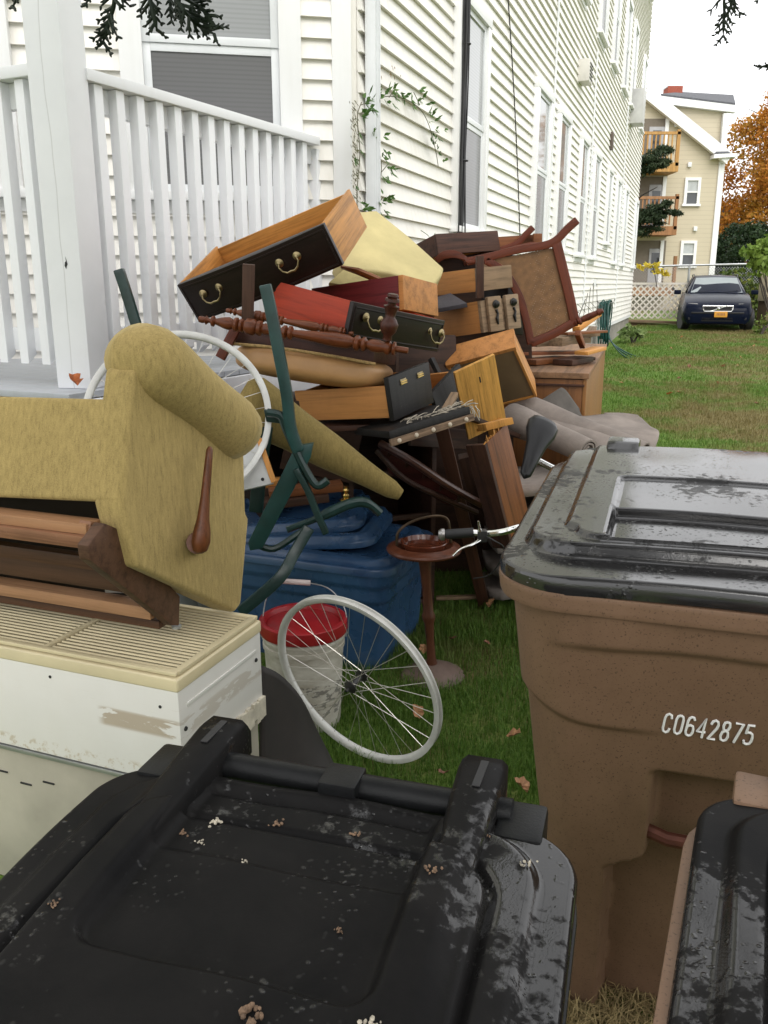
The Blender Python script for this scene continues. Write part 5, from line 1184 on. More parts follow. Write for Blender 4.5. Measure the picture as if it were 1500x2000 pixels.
# ------------------------------------------------------------------ velvet roll, white shelf, planks
VEL2 = m_velvet('olive_velvet', (.215, .16, .058))
m = MB(); a, b = P(466, 775, 3.0), P(782, 966, 3.06); rings = []; d, u, v = ortho(b - a, Vector((0, 0, 1)))
for i in range(18):
    t = i / 17; r = .105 * (1 - t) + .030 * t; r *= (1.0 + .03 * math.sin(t * 14)); k = 1 if 0 < i < 17 else .7
    rings.append([a.lerp(b, t) + (u * math.cos(2 * math.pi * j / 26) + v * .8 * math.sin(2 * math.pi * j / 26)) * r * k * (1 + .02 * math.sin(3 * j + t * 5)) for j in range(26)])
m.loft(rings); tag(obj('velvet_roll', m, VEL2, space='W', smooth=60), 'tapering roll of olive yellow velvet slanting down onto the blue bin lids', 'fabric roll')
T = thing('white_shelf_board', 'white laminate shelf board with a tan edge poking out behind the recliner', 'board', P(500, 960, 2.78))
quadboard('board', T, [P(430, 968, 2.78), P(533, 944, 2.78), P(504, 858, 2.85), P(420, 870, 2.85)], .016, m_plain('white_laminate', (.52, .53, .52), .4, .15, 6)); plank('edge_strip', T, P(535, 942, 2.775), P(506, 857, 2.845), .018, .008, PINE, (0, 1, 0))
obj('screw', MB().lathe([(0, 0), (.006, 0), (.006, .002), (0, .002)], 8, Matrix.Translation(P(513, 936, 2.776)) @ Matrix.Rotation(math.pi / 2, 4, 'X')), BLACKRUB, T, space='W')
for i, (lb, x0, y0, x1, y1, D0, w, t, mt) in enumerate((('orange brown plank under the green chair', 525, 962, 668, 948, 3.25, .09, .03, BRNW), ('dark plank below the orange brown plank', 500, 985, 640, 968, 3.22, .10, .03, DARKF), ('short tan plank behind the green chair', 500, 945, 560, 940, 3.3, .06, .03, PINE), ('thin dark batten under the tan drawer', 560, 832, 780, 822, 3.42, .25, .02, MAHO_W), ('added dark board filling the void beneath the orange seat', 500, 775, 720, 790, 3.55, .3, .03, DARKF), ('added dark panel filling the shaded void behind the velvet roll', 560, 850, 700, 880, 3.7, .02, .3, DARKF))):  # the wide panel and long board are added to fill the shaded void
    tag(plank('plank', None, P(x0, y0, D0), P(x1, y1, D0 + .05), w, t, mt), lb, 'plank')
T = tag(obj('brass_candlestick', MB().lathe([(0, 0), (.022, 0), (.022, .006), (.010, .012), (.012, .022), (.007, .028), (.010, .036), (.012, .042), (.006, .048), (.009, .056), (0, .058)], 18, Matrix.Translation(P(676, 978, 3.15))), BRASSB, space='W'), 'small bright brass candlestick standing on the heap beside the velvet roll', 'candlestick')

# ------------------------------------------------------------------ green folding chair
GREEN = m_plain('dark_green_enamel', (.010, .034, .030), .33, .35, 14, bump=.2, bscale=60); GREENL = m_plain('worn_green_enamel', (.012, .052, .047), .36, .4, 12)
T = thing('green_chair', 'dark green metal garden chair tangled upside down above the bins', 'chair', P(560, 1190, 2.9))
gp = lambda px, py, D=2.82: P(px, py, D)
sweep('back_post', curve([gp(518, 556), gp(530, 610), gp(545, 690), gp(560, 770), gp(568, 835), gp(584, 882)], 5), .038, .03, GREENL, T)
sweep('back_post', curve([gp(232, 526, 2.95), gp(248, 575, 2.95), gp(268, 640, 2.95), gp(300, 740, 2.95)], 4), .034, .028, GREEN, T)
obj('seat_bar', MB().prism([gp(577, 872), gp(612, 866), gp(606, 895), gp(512, 1072), gp(488, 1076), gp(484, 1060)], (0, .03, 0)), GREENL, T, space='W', bevel=.004)
sweep('leg', curve([gp(578, 915), gp(600, 955), gp(618, 1000), gp(637, 1042)], 3), .022, .03, GREEN, T)
obj('bracket', MB().tube(curve([gp(522, 806), gp(548, 812), gp(560, 840), gp(590, 905), gp(612, 942), (gp(625, 948)), gp(640, 938)], 4), .014, 8), GREEN, T, space='W')
obj('crossbar', MB().prism([gp(515, 800, 2.86), gp(562, 806, 2.86), gp(565, 830, 2.86), gp(520, 824, 2.86)], (0, .02, 0)), GREEN, T, space='W', bevel=.003)
obj('arm', MB().tube(curve([gp(560, 1035, 2.9), gp(620, 1012, 2.92), gp(680, 985, 2.95), gp(715, 982, 2.96), gp(742, 1002, 2.97)], 4), [.012] * 5 + [.019] * 8 + [.016] * 4, 9), GREEN, T, space='W')
sweep('leg', curve([gp(604, 1030, 2.88), gp(575, 1080, 2.85), gp(545, 1130, 2.8), gp(470, 1195, 2.78)], 4), .040, .03, GREEN, T)
obj('under_brace', MB().tube(curve([gp(505, 1065, 2.85), gp(535, 1072, 2.86), gp(575, 1048, 2.88), gp(600, 1030, 2.9)], 4), .012, 8), GREEN, T, space='W')
sweep('rear_leg', curve([gp(520, 830, 2.95), gp(510, 900, 2.97), gp(500, 1000, 2.98)], 3), .05, .02, GREEN, T)

# ------------------------------------------------------------------ blue storage bins
def m_blue():
    q = NT('blue_polypropylene'); v = q.coords(); f = q.noise(v, 5, 6, .7, .5)
    q.col(q.ramp(f, [(.3, (.018, .046, .105)), (.6, (.028, .074, .155)), (.75, (.06, .08, .11))])); q.rough(q.ramp(q.noise(v, 9, 4), [(.4, (.22,) * 3), (.6, (.42,) * 3)])); return q.set()
BLUE = m_blue()
fr_, br_ = PZ(742, 1314, 0), PZ(822, 1226, 0); yv = (br_ - fr_); yv.z = 0; TD = yv.length; yv.normalize(); xv = Vector((yv.y, -yv.x, 0)); TW = .70
MT = frame((fr_ + br_) / 2 - xv * TW / 2, xv, Vector((0, 0, 1)))
T = thing('blue_storage_bin', 'blue plastic storage bin with its lid on, standing on the grass', 'storage bin', MT)
obj('body', bin_body(TW / 2, -TD / 2, TD / 2, TW / 2 + .03, -TD / 2 - .03, TD / 2 + .03, .0, .45, lambda x, y, z, n: .013 * (1 if z > .30 else 0) + .010 * (1 if z > .37 else 0), 160, 40, .05, .06), BLUE, T, smooth=50)
def tote_lid(X, Y):
    d = rrect_sdf(X, Y, 0, 0, TW / 2 + .02, TD / 2 + .02, .08); return .468 + .024 * sst(-.065, -.050, d) * sst(.012, -.006, d)
def tote_lid_o(z0, dip=1): return lambda X, Y: tote_lid(X, Y) - .468 + z0
obj('lid', lid_mesh(TW / 2 + .055, -TD / 2 - .055, TD / 2 + .055, .09, tote_lid_o(.462), .032, 70, 60), BLUE, T, smooth=60, fixn=False)
for k, (dx, dy, dz, ry, rz, rx, lb) in enumerate(((-.10, .05, .500, 5, 9, 1.5, 'loose blue bin lid lying askew on the blue storage bin'), (-.20, .07, .548, 6, 17, 3, 'upper loose blue bin lid under the green chair arm'))):
    M = MT @ Matrix.Translation((dx, dy, dz)) @ Matrix.Rotation(math.radians(rz), 4, 'Z') @ Matrix.Rotation(math.radians(-ry), 4, 'Y') @ Matrix.Rotation(math.radians(rx), 4, 'X')
    tag(obj('bin_lid', lid_mesh(.33, -.24, .24, .09, lambda X, Y: tote_lid_o(.0)(X * 1.2, Y * 1.2), .03, 60, 50), BLUE, None, M, smooth=60, fixn=False), lb, 'lid')

# ------------------------------------------------------------------ bucket
T = thing('plastic_bucket', 'dirty white pail with a red lid and wire handle beside the air conditioner', 'bucket', (-.288, 2.86, 0))
def m_pail():
    q = NT('dirty_white_pail'); v = q.coords(rnd=False); f = q.noise(q.coords((6, 6, 14), rnd=False), 1, 5, .7); sp = q.n('SeparateXYZ'); q.l(q.tc.outputs['Object'], sp.inputs[0])
    c = q.ramp(f, [(.35, (.34, .31, .25)), (.6, (.52, .50, .44))])
    lab = q.math('MULTIPLY', q.ramp(sp.outputs['Z'], [(.06, (0, 0, 0)), (.062, (1, 1, 1)), (.19, (1, 1, 1)), (.192, (0, 0, 0))]), q.ramp(q.noise(q.coords((30, 30, 60), rnd=False), 1, 3, .6), [(.52, (0, 0, 0)), (.56, (.75, .75, .75))]))
    q.col(q.mix(lab, c, (.10, .095, .085))); q.rough(.4); return q.set()
obj('pail', MB().lathe([(0, 0), (.122, 0), (.128, .006), (.142, .30), (.147, .30), (.147, .315), (.143, .317), (.145, .335), (.150, .336), (.150, .346), (.145, .348), (.146, .372), (0, .372)], 40), m_pail(), T, smooth=40)
RED = m_plain('red_plastic', (.30, .012, .016), .35, .2, 12)
obj('lid', MB().lathe([(0, .386), (.125, .384), (.132, .380), (.138, .398), (.150, .400), (.157, .396), (.158, .362), (.154, .352), (.150, .352)], 48, caps=False), RED, T, smooth=40)
obj('bail_wire', MB().tube(curve([Vector((.152, -.01, .33)), Vector((.150, .01, .42)), Vector((.10, .03, .49)), Vector((.03, .035, .515)), Vector((-.06, .035, .52)), Vector((-.13, .03, .47)), Vector((-.152, -.01, .33))], 5), .0022, 6), STEEL, T)
obj('grip', MB().tube([(-.075, .0345, .524), (.025, .0345, .517)], .010, 10), m_plain('pink_white_grip', (.62, .52, .5), .5), T)

# ------------------------------------------------------------------ bicycle wheels
RIM = m_plain('white_rim', (.62, .62, .59), .35, .15, 12); SPK = m_plain('spoke_steel', (.62, .60, .55), .3, .1, 20, metal=.7)
def bike_wheel(label, c, n, R=.305):
    c, n = Vector(c), Vector(n).normalized(); z, s, t = ortho(n, Vector((0, 0, 1)))
    M = Matrix(((s.x, t.x, z.x, c.x), (s.y, t.y, z.y, c.y), (s.z, t.z, z.z, c.z), (0, 0, 0, 1))); T = thing('bicycle_wheel', label, 'bicycle wheel', M)
    N_ = 96; rings = []
    for i in range(N_):
        a = 2 * math.pi * i / N_; e = Vector((math.cos(a), math.sin(a), 0))
        rings.append([e * (R + .006) + Vector((0, 0, .012)), e * (R + .006) + Vector((0, 0, .0095)), e * (R - .001) + Vector((0, 0, .008)), e * (R - .001) - Vector((0, 0, .008)), e * (R + .006) - Vector((0, 0, .0095)), e * (R + .006) - Vector((0, 0, .012)), e * (R - .008) - Vector((0, 0, .0125)), e * (R - .015) - Vector((0, 0, .005)), e * (R - .015) + Vector((0, 0, .005)), e * (R - .008) + Vector((0, 0, .0125))])
    m = MB(); k = 10; m.add([q for r in rings for q in r], [(i * k + j, ((i + 1) % N_) * k + j, ((i + 1) % N_) * k + (j + 1) % k, i * k + (j + 1) % k) for i in range(N_) for j in range(k)])
    obj('rim', m, RIM, T, smooth=50)
    h = obj('hub', MB().lathe([(0, -.055), (.005, -.055), (.005, -.042), (.012, -.04), (.022, -.034), (.022, -.030), (.010, -.026), (.009, .026), (.022, .030), (.022, .034), (.012, .04), (.005, .042), (.005, .055), (0, .055)], 18), m_plain('black_hub', (.02, .02, .02), .4), T)
    for i in range(32):
        a = 2 * math.pi * (i + .5) / 32; sd = 1 if i % 2 else -1; off = (1 if (i // 2) % 2 else -1) * 1.15
        obj('spoke', MB().tube([(.02 * math.cos(a + off), .02 * math.sin(a + off), sd * .031), ((R - .012) * math.cos(a), (R - .012) * math.sin(a), 0)], .00125, 4, caps=False), SPK, T)
    return T
bike_wheel('bare white bicycle wheel leaning over the grass by the bucket', (-.089, 2.502, .325), (-.548, -.802, -.234))
bike_wheel('bare white bicycle wheel propped behind the velvet recliner', (-.690, 2.857, 1.12), (.105, -.85, .50))
# dark mat against the air conditioner
m = MB(); ptsf = [PZ(660, 1500, .01), PZ(540, 1540, .01)]
T = thing('dark_rubber_mat', 'stiff dark brown mat leaning against the air conditioner side', 'mat', ptsf[0])
sheet('mat', [[P(512, 1300, 2.3), P(512, 1400, 2.25), P(512, 1500, 2.2)], [P(548, 1318, 2.34), P(552, 1420, 2.3), P(555, 1520, 2.25)], [P(588, 1362, 2.38), P(592, 1440, 2.34), P(598, 1515, 2.3)], [P(622, 1430, 2.42), P(630, 1465, 2.4), P(640, 1505, 2.37)], [P(652, 1490, 2.45), P(656, 1498, 2.44), P(660, 1505, 2.44)]], .012, m_plain('dark_brown_rubber', (.018, .014, .012), .6, .3, 12), T)

# ------------------------------------------------------------------ smoking stand
b = PZ(845, 1322, .0); T = thing('ashtray_stand', 'wooden ashtray stand with round dished top, carrying handle and domed base', 'stand', b)
MWB = m_wood('stand_walnut', (.105, .034, .017), .6, .3, 0, 18); t_ = PZ(828, 1068, .565)
obj('base', MB().lathe([(0, 0), (.128, 0), (.130, .012), (.122, .022), (.085, .040), (.05, .052), (.026, .062), (0, .064)], 40), m_plain('dusty_base', (.14, .095, .075), .6, .3, 14), T)
dx, dy = t_.x - b.x, t_.y - b.y; lean = lambda z: (dx * z / .565, dy * z / .565)
rings = []
for z, r in ((.055, .024), (.09, .018), (.16, .016), (.24, .019), (.262, .026), (.275, .027), (.29, .021), (.38, .018), (.46, .022), (.54, .028)):
    cx, cy = lean(z); rings.append([Vector((cx + r * math.cos(2 * math.pi * k / 16), cy + r * math.sin(2 * math.pi * k / 16), z)) for k in range(16)])
obj('stem', MB().loft(rings), m_wood('stem_walnut', (.085, .032, .018), .6, .35, 2, 18), T)
Mt = Matrix.Translation((dx, dy, .535)); tp = obj('top', MB().lathe([(0, 0), (.10, 0), (.142, .014), (.146, .022), (.142, .030), (.128, .034), (.122, .040), (.112, .042), (.106, .034), (.09, .028), (0, .026)], 48, Mt), MWB, T, smooth=40)
obj('ash_dish', MB().lathe([(.085, .030), (.092, .052), (.088, .054), (.080, .036), (0, .034)], 24, Mt, caps=False), m_plain('amber_brown_glass', (.10, .028, .014), .12, .3, 20), tp)
obj('handle', MB().tube(curve([Vector((dx - .105, dy - .02, .575)), Vector((dx - .10, dy - .02, .63)), Vector((dx - .05, dy, .665)), Vector((dx + .03, dy + .01, .685)), Vector((dx + .085, dy + .02, .675)), Vector((dx + .10, dy + .02, .63)), Vector((dx + .105, dy + .02, .575))], 4), .0055, 8), m_plain('bronze_handle', (.10, .07, .045), .35, .3, 40, metal=.8), tp)

# ------------------------------------------------------------------ bicycle without wheels lying behind the brown bin
T = thing('bicycle', 'bicycle without wheels, its grip, brake lever and black saddle showing behind the brown bin', 'bicycle', (.75, 2.75, 0))
g0, g1 = P(868, 1044, 2.72), P(925, 1040, 2.70)
obj('grip', MB().tube([g0, g0.lerp(g1, .1), g1], [.013, .0165, .016], 14), BLACKRUB, T, space='W'); obj('grip_end', MB().lathe([(0, 0), (.02, 0), (.021, .01), (.014, .02), (0, .02)], 14, frame(g0, Vector((0, 0, 1)), Vector((-1, 0, .1)))), m_plain('grey_metal_cap', (.35, .34, .33), .3, .2, 30, metal=.8), T, space='W')
hb = [g1, P(955, 1042, 2.68), P(985, 1038, 2.66), P(1020, 1030, 2.66), P(1060, 1040, 2.8)]
obj('handlebar', MB().tube(curve(hb, 4), .0112, 10), CHROME, T, space='W')
lev = obj('brake_lever', MB().tube(curve([P(940, 1052, 2.67), P(925, 1062, 2.64), P(900, 1072, 2.62), P(885, 1085, 2.62)], 4), [.008, .007, .006, .005, .005, .005, .005, .005, .005, .005, .005, .005, .006], 8, flatten=.6), CHROME, T, space='W')
obj('lever_clamp', MB().box(P(942, 1046, 2.675), (.03, .035, .04)), m_plain('dark_clamp', (.03, .03, .03), .35), T, space='W', bevel=.006)
obj('shifter', MB().tube([P(938, 1038, 2.66), P(934, 1018, 2.655)], [.006, .003], 8), CHROME, T, space='W')
obj('brake_cable', MB().tube(curve([P(945, 1046, 2.67), P(965, 1056, 2.62), P(985, 1075, 2.66), P(960, 1120, 2.8), P(925, 1130, 2.9)], 5), .0025, 5), BLACKRUB, T, space='W')
fr0 = [Vector((.62, 2.72, .80)), Vector((.75, 2.85, .42)), Vector((1.05, 2.95, .25)), Vector((.98, 3.0, .72))]
FRM = m_plain('dark_frame_paint', (.03, .03, .035), .3)
obj('frame', MB().tube([fr0[0], fr0[2]], .016, 10).tube([fr0[0] + Vector((0, 0, .06)), fr0[3]], .014, 10).tube([fr0[2], fr0[3]], .014, 10).tube([fr0[2], fr0[2] + Vector((.4, .05, -.15))], .009, 8).tube([fr0[3], fr0[2] + Vector((.4, .05, -.15))], .008, 8), FRM, T, space='W')
obj('fork', MB().tube([fr0[0] + Vector((-.01, 0, .1)), fr0[0] + Vector((.04, -.02, -.25)), fr0[0] + Vector((.02, -.08, -.72))], [.015, .013, .008], 8).tube([fr0[0] + Vector((.04, .02, -.12)), fr0[0] + Vector((.08, .02, -.74))], .009, 8), FRM, T, space='W')
obj('stem', MB().tube([fr0[0] + Vector((-.01, 0, .06)), P(1020, 1030, 2.66)], .012, 8), CHROME, T, space='W')
# saddle
s0, s1 = P(1024, 934, 2.92), P(1046, 872, 3.02); rings = []; d, u, v = ortho(s1 - s0, Vector((0, -1, .3)))
for t, w, h in ((0, .004, .004), (.06, .020, .014), (.3, .028, .020), (.55, .038, .024), (.75, .056, .028), (.9, .058, .026), (.98, .045, .018), (1.0, .01, .006)):
    c = s0.lerp(s1, t) * 1.0 + d * (.13 * t); rings.append([c + v * w * math.cos(2 * math.pi * k / 18) + u * h * math.sin(2 * math.pi * k / 18) for k in range(18)])
obj('saddle', MB().loft(rings), m_plain('black_vinyl_saddle', (.008, .008, .009), .33, .2, 20, spec=.3), T, space='W', smooth=70)
obj('seat_post', MB().tube([s0.lerp(s1, .8) + u * -.03, fr0[3]], .012, 8), CHROME, T, space='W')
# ------------------------------------------------------------------ parked car
MCAR = frame(Vector((8.72, 23.0, ground(8.7, 23))), Vector((math.cos(math.radians(17)), -math.sin(math.radians(17)), 0)), Vector((0, 0, 1)))
NAVY = m_plain('navy_car_paint', (.005, .008, .020), .22, .1, 3, spec=.10); NAVY.node_tree.nodes['Principled BSDF'].inputs['Coat Weight'].default_value = .0
TRIMB = m_plain('black_car_trim', (.012, .012, .013), .45); WSG = m_plain('windscreen_pale_reflection', (.24, .27, .275), .03, .1, 2); LENS = m_plain('headlamp_lens', (.32, .30, .27), .12, .3, 14)  # car glass base kept pale to stand in for the sky's reflection
car = thing('parked_car', 'dark blue station wagon parked on the lawn facing the street', 'car', MCAR)
def ringc(y, w, zb, zm, zt, crown=.02, tum=.93):
    h = [(0, zb), (w * .86, zb), (w * .97, zb + .1), (w, zm - .08), (w, zm), (w * (.5 + tum / 2), (zm + zt) / 2), (w * tum, zt), (w * .6, zt + crown * .7), (0, zt + crown)]
    return [Vector((x, y, z)) for x, z in h] + [Vector((-x, y, z)) for x, z in h[-2:0:-1]]
obj('body', MB().loft([ringc(*a) for a in ((0, .62, .30, .46, .52, .01), (.03, .74, .22, .48, .60), (.10, .82, .19, .52, .68), (.28, .87, .18, .57, .755, .03), (.6, .885, .18, .62, .85, .04), (1.0, .885, .18, .65, .925, .04), (1.3, .885, .18, .67, .97, .02), (2.4, .885, .18, .67, .98), (3.6, .885, .18, .68, .99), (4.2, .87, .2, .68, .99), (4.45, .80, .26, .62, .92))]), NAVY, car, smooth=40)
def ringg(y, w0, z0, w1, z1):
    h = [(0, z0), (w0, z0), (w0 * .5 + w1 * .5 + .02, (z0 + z1) / 2), (w1, z1 - .03), (w1 - .06, z1), (0, z1 + .02)]
    return [Vector((x, y, z)) for x, z in h] + [Vector((-x, y, z)) for x, z in h[-2:0:-1]]
obj('cabin', MB().loft([ringg(1.22, .74, .955, .72, .985), (ringg(1.55, .77, .955, .64, 1.19)), ringg(1.98, .79, .96, .58, 1.41), ringg(2.6, .80, .96, .585, 1.455), ringg(3.5, .80, .96, .58, 1.44), ringg(4.1, .78, .96, .55, 1.38), ringg(4.42, .74, .93, .60, 1.0)]), NAVY, car, smooth=40)
obj('windscreen', MB().add([(-.665, 1.235, .995), (.665, 1.235, .995), (.53, 1.885, 1.385), (-.53, 1.885, 1.385), (0, 1.225, 1.005), (0, 1.865, 1.40)], [(0, 4, 5, 3), (4, 1, 2, 5)]), WSG, car)
for s in (-1, 1):
    obj('side_window', MB().add([(s * .802, 1.62, .99), (s * .815, 3.9, 1.0), (s * .60, 3.7, 1.37), (s * .608, 2.1, 1.39)], [(0, 1, 2, 3)]), WSG, car)
    hl = obj('headlight', MB().prism([(s * .47, .085, .60), (s * .79, .16, .61), (s * .80, .22, .73), (s * .50, .13, .715)], (0, .12, .02)), LENS, car, bevel=.01)
    obj('indicator', MB().prism([(s * .715, .128, .62), (s * .785, .147, .625), (s * .795, .208, .70), (s * .725, .18, .70)], (0, -.012, 0)), m_plain('amber_lens', (.42, .16, .05), .2), hl)
    mr = obj('mirror', MB().box((s * 1.0, 1.55, 1.0), (.19, .10, .12)), NAVY, car, bevel=.03, seg=3)
    obj('roof_rail', MB().tube([(s * .56, 2.05, 1.40), (s * .57, 2.2, 1.475), (s * .57, 3.6, 1.475), (s * .55, 3.8, 1.42)], .014, 6), TRIMB, car)
    obj('fog_lamp', MB().box((s * .62, .045, .34), (.2, .05, .07)), TRIMB, car, bevel=.015)
    for y in (.85, 3.5):
        M = MCAR @ Matrix.Translation((s * .80, y, .315)) @ Matrix.Rotation(math.radians(14 if y < 1 else 0), 4, 'Z') @ Matrix.Rotation(math.pi / 2, 4, 'Y')
        w = obj('wheel', MB().lathe([(.20, -.1), (.29, -.105), (.315, -.08), (.318, 0), (.315, .08), (.29, .105), (.20, .1)], 32), BLACKRUB, car, M)
        obj('rim', MB().lathe([(0, -.09), (.06, -.095), (.19, -.085), (.205, -.095), (.205, .095), (.19, .085), (.06, .095), (0, .09)], 24), m_plain('alloy_rim', (.4, .4, .4), .35, .2, 20, metal=.8), w, M)
gr = obj('grille', MB().prism([(-.33, -.005, .535), (.33, -.005, .535), (.37, .03, .66), (-.37, .03, .66)], (0, .05, 0)), TRIMB, car)
obj('grille_surround', MB().tube([(-.33, -.012, .53), (.33, -.012, .53), (.365, .0, .59), (.375, .024, .665), (-.375, .024, .665), (-.365, .0, .59), (-.33, -.012, .53)], .014, 6), CHROME, gr)
obj('diagonal_bar', MB().bar((-.2, -.012, .525), (.22, .02, .672), .014, .022), CHROME, gr); obj('emblem', MB().lathe([(0, 0), (.04, 0), (.04, .012), (0, .016)], 16, Matrix.Translation((.01, -.006, .60)) @ Matrix.Rotation(math.pi / 2, 4, 'X')), CHROME, gr)
for i in range(5): obj('grille_slat', MB().box((0, .0, .55 + i * .023), (.64 + i * .012, .02, .005)), m_plain('dark_chrome', (.1, .1, .1), .3, .1, 10, metal=.8), gr)
pl = obj('number_plate', MB().box((.08, -.03, .455), (.32, .012, .15)), m_plain('orange_plate', (.62, .29, .035), .45), car, bevel=.004)
for i in range(6): obj('plate_mark', MB().box((-.01 + i * .035, -.038, .455), (.018, .003, .06)), m_plain('plate_ink', (.22, .10, .05), .5), pl)
obj('lower_grille', MB().box((0, .03, .33), (.8, .06, .12)), TRIMB, car, bevel=.02); obj('bumper_strip', MB().box((0, .012, .49), (1.3, .06, .04)), TRIMB, car, bevel=.015)
for x in (-.3, .25): obj('wiper', MB().bar((x - .25, 1.24, 1.0), (x + .3, 1.30, 1.045), .015, .012), TRIMB, car)

# ------------------------------------------------------------------ garden hose on the wall
HOSE = m_plain('dark_green_hose', (.006, .055, .045), .4, .3, 20)
T = thing('garden_hose', 'coil of dark green garden hose hanging on the siding', 'hose', wallp(12.35, .15, .15)); R_ = random.Random(2)
for i in range(9):
    rz = .42 + R_.uniform(-.08, .06); rx = .19 + R_.uniform(-.05, .03); c0_ = 1.24 - rz + R_.uniform(-.03, .03)
    obj('loop', MB().tube([wallp(12.35 + R_.uniform(-.01, .01) + (rx + .05 * (1 if math.sin(a) < 0 else 0)) * math.cos(a), c0_ + rz * math.sin(a), .07 + i * .022 + .02 * math.sin(a * 2)) for a in np.linspace(0, 2 * math.pi, 26)], .0125, 7), HOSE, T, space='W')
for k, (dx_, o) in enumerate(((.35, .7), (.2, .9), (.5, .5))): obj('tail', MB().tube(curve([wallp(12.5, .75, .2), wallp(12.55, .45, .3), wallp(12.4 - dx_, .22, .45 + o * .4), wallp(12.2 - dx_, .16, .6 + o)], 5), .0125, 7), HOSE, T, space='W')
obj('hanger', MB().tube([wallp(12.35, 1.2, .005), wallp(12.35, 1.2, .3), wallp(12.35, 1.27, .32)], .012, 6), STEEL, T, space='W')

# ------------------------------------------------------------------ vine by the downspout
VN = WN; vp = lambda px, py, o=.05: PPL(px, py, C0 + WN * o, WN)
LEAFV = m_leaf('leaf_vine', [(.035, .08, .018), (.07, .15, .03), (.14, .22, .06)], 9)
T = thing('wall_vine', 'thin green vine climbing the downspout and arching over the siding', 'vine', vp(700, 430, .12))
R_ = random.Random(6); stems = [[(700, 440), (697, 380), (703, 300), (698, 230), (706, 200)], [(705, 205), (730, 195), (760, 188), (795, 195), (822, 215), (838, 245), (850, 290), (856, 325)], [(735, 430), (738, 380), (745, 330), (738, 280), (725, 262)], [(820, 205), (808, 180)], [(760, 190), (772, 172)], [(838, 255), (858, 260)], [(738, 400), (748, 385)], [(742, 340), (760, 318)]]
m = MB()
for s_ in stems: m.tube(curve([vp(*p, .06 if p[0] > 715 else .11) for p in s_], 4), .0025, 5)
obj('stem', m, m_plain('vine_stem', (.08, .075, .03), .7), T, space='W')
V, Fq = [], []
def leafv(p, d, n, L, w):
    s = d.cross(n).normalized(); b = len(V); V.extend([p, p + d * L * .45 + s * w, p + d * L, p + d * L * .45 - s * w]); Fq.append((b, b + 1, b + 2, b + 3))
for si, s_ in enumerate(stems):
    cv = curve([vp(*p, .06 if p[0] > 715 else .11) for p in s_], 6)
    for i, p in enumerate(cv):
        if R_.random() < .72:
            base = (WD * R_.uniform(-1, 1) + Vector((0, 0, R_.uniform(-.8, .5))) + WN * R_.uniform(0, .8)).normalized(); stalk = p + base * R_.uniform(.01, .05)
            for k in range(R_.randint(3, 6)):
                dd = (base + WD * R_.uniform(-.9, .9) + Vector((0, 0, R_.uniform(-.9, .5)))).normalized(); leafv(stalk + base * .008 * k, dd, (WN + Vector((R_.uniform(-.5, .5), 0, R_.uniform(-.2, .8)))).normalized(), R_.uniform(.028, .052), R_.uniform(.007, .013))
I_ = WM[T.name].inverted(); rawmesh('leaves', np.array([tuple(I_ @ p) for p in V]), np.array(Fq), LEAFV, WM[T.name], T)
V, Fq = [], []
for i in range(14):
    p = vp(745 + R_.uniform(-18, 45), 132 + R_.uniform(-8, 18), .05)
    for k in range(2): leafv(p, (WD * R_.uniform(-1, 1) + Vector((0, 0, -R_.random()))).normalized(), WN, R_.uniform(.015, .028), .005)
rawmesh('dry_leaves', np.array([tuple(I_ @ p) for p in V]), np.array(Fq), m_leaf('leaf_dry_vine', [(.16, .10, .04), (.3, .2, .09)], 9), WM[T.name], T)
V, Fq = [], []
for i in range(260):
    p = vp(692 + R_.gauss(0, 4), 195 + R_.uniform(0, 250), .015 + R_.random() * .05); leafv(p, (WD * R_.uniform(-.6, .6) + Vector((0, 0, -1)) + WN * R_.random()).normalized(), WN, R_.uniform(.012, .03), .006)
mo_ = rawmesh('moss_strands', np.array([tuple(I_ @ p) for p in V]), np.array(Fq), m_leaf('leaf_moss', [(.05, .06, .02), (.12, .12, .05), (.10, .07, .04)], 9), WM[T.name], T); mo_['kind'] = 'stuff'
tag(obj('twiggy_weed', MB().tube(curve([vp(845, 480, .15), vp(838, 462, .16), vp(822, 450, .17)], 4), .002, 4).tube([vp(842, 470, .15), vp(850, 455, .16)], .002, 4), LEAFV, space='W'), 'small sprig of weed sticking up beside the foam slab', 'weed')
for i in range(5):
    a = vp(1125 + i * 12, 640 - i * 4, .12); tag(obj('bare_twig', MB().tube(curve([a, a + Vector((.05 - i * .03, 0, .22)), a + Vector((.12 - i * .06, 0, .42 + .08 * i))], 4), .006, 4).tube([a + Vector((.05, 0, .2)), a + Vector((-.1, 0, .34))], .004, 4), BARK, space='W'), 'thin bare twig against the lower siding behind the cane chair', 'twig', 'bare twigs by the siding')

# ------------------------------------------------------------------ conifer overhead: its sprays hang into the view
CONM = m_leaf('conifer_needles', [(.010, .017, .011), (.022, .033, .020), (.038, .05, .026)], 3, trans=.05)
tb_ = Vector((2.6, -1.6, 0)); T = thing('conifer_tree', 'dark conifer whose drooping sprays hang over the bins and porch', 'tree', tb_)
m, _ = limbs(tb_, tb_ + Vector((-.6, .6, 8)), .22, 8, 2.5, 31)
cl = []; R_ = random.Random(17)  # unseen crown clumps, spread to shade the bins and darken lid reflections
for i in range(80):
    x, y = R_.uniform(-1.7, 2.6), R_.uniform(-1.9, 1.9); z = 3.2 + R_.random() ** 1.5 * 2.6
    cl.append(((x, y, z), (.55, .55, .22), 150))
for i in range(14):
    e = Vector((R_.uniform(-1.6, 2.4), R_.uniform(-1, 1.9), 4.2)); m.tube([tb_ + Vector((-.3, .3, 4)), tb_.lerp(e, .6) + Vector((0, 0, 4.2 * .6)), e], [.07, .045, .012], 6)
obj('trunk', m, BARK, T, space='W')
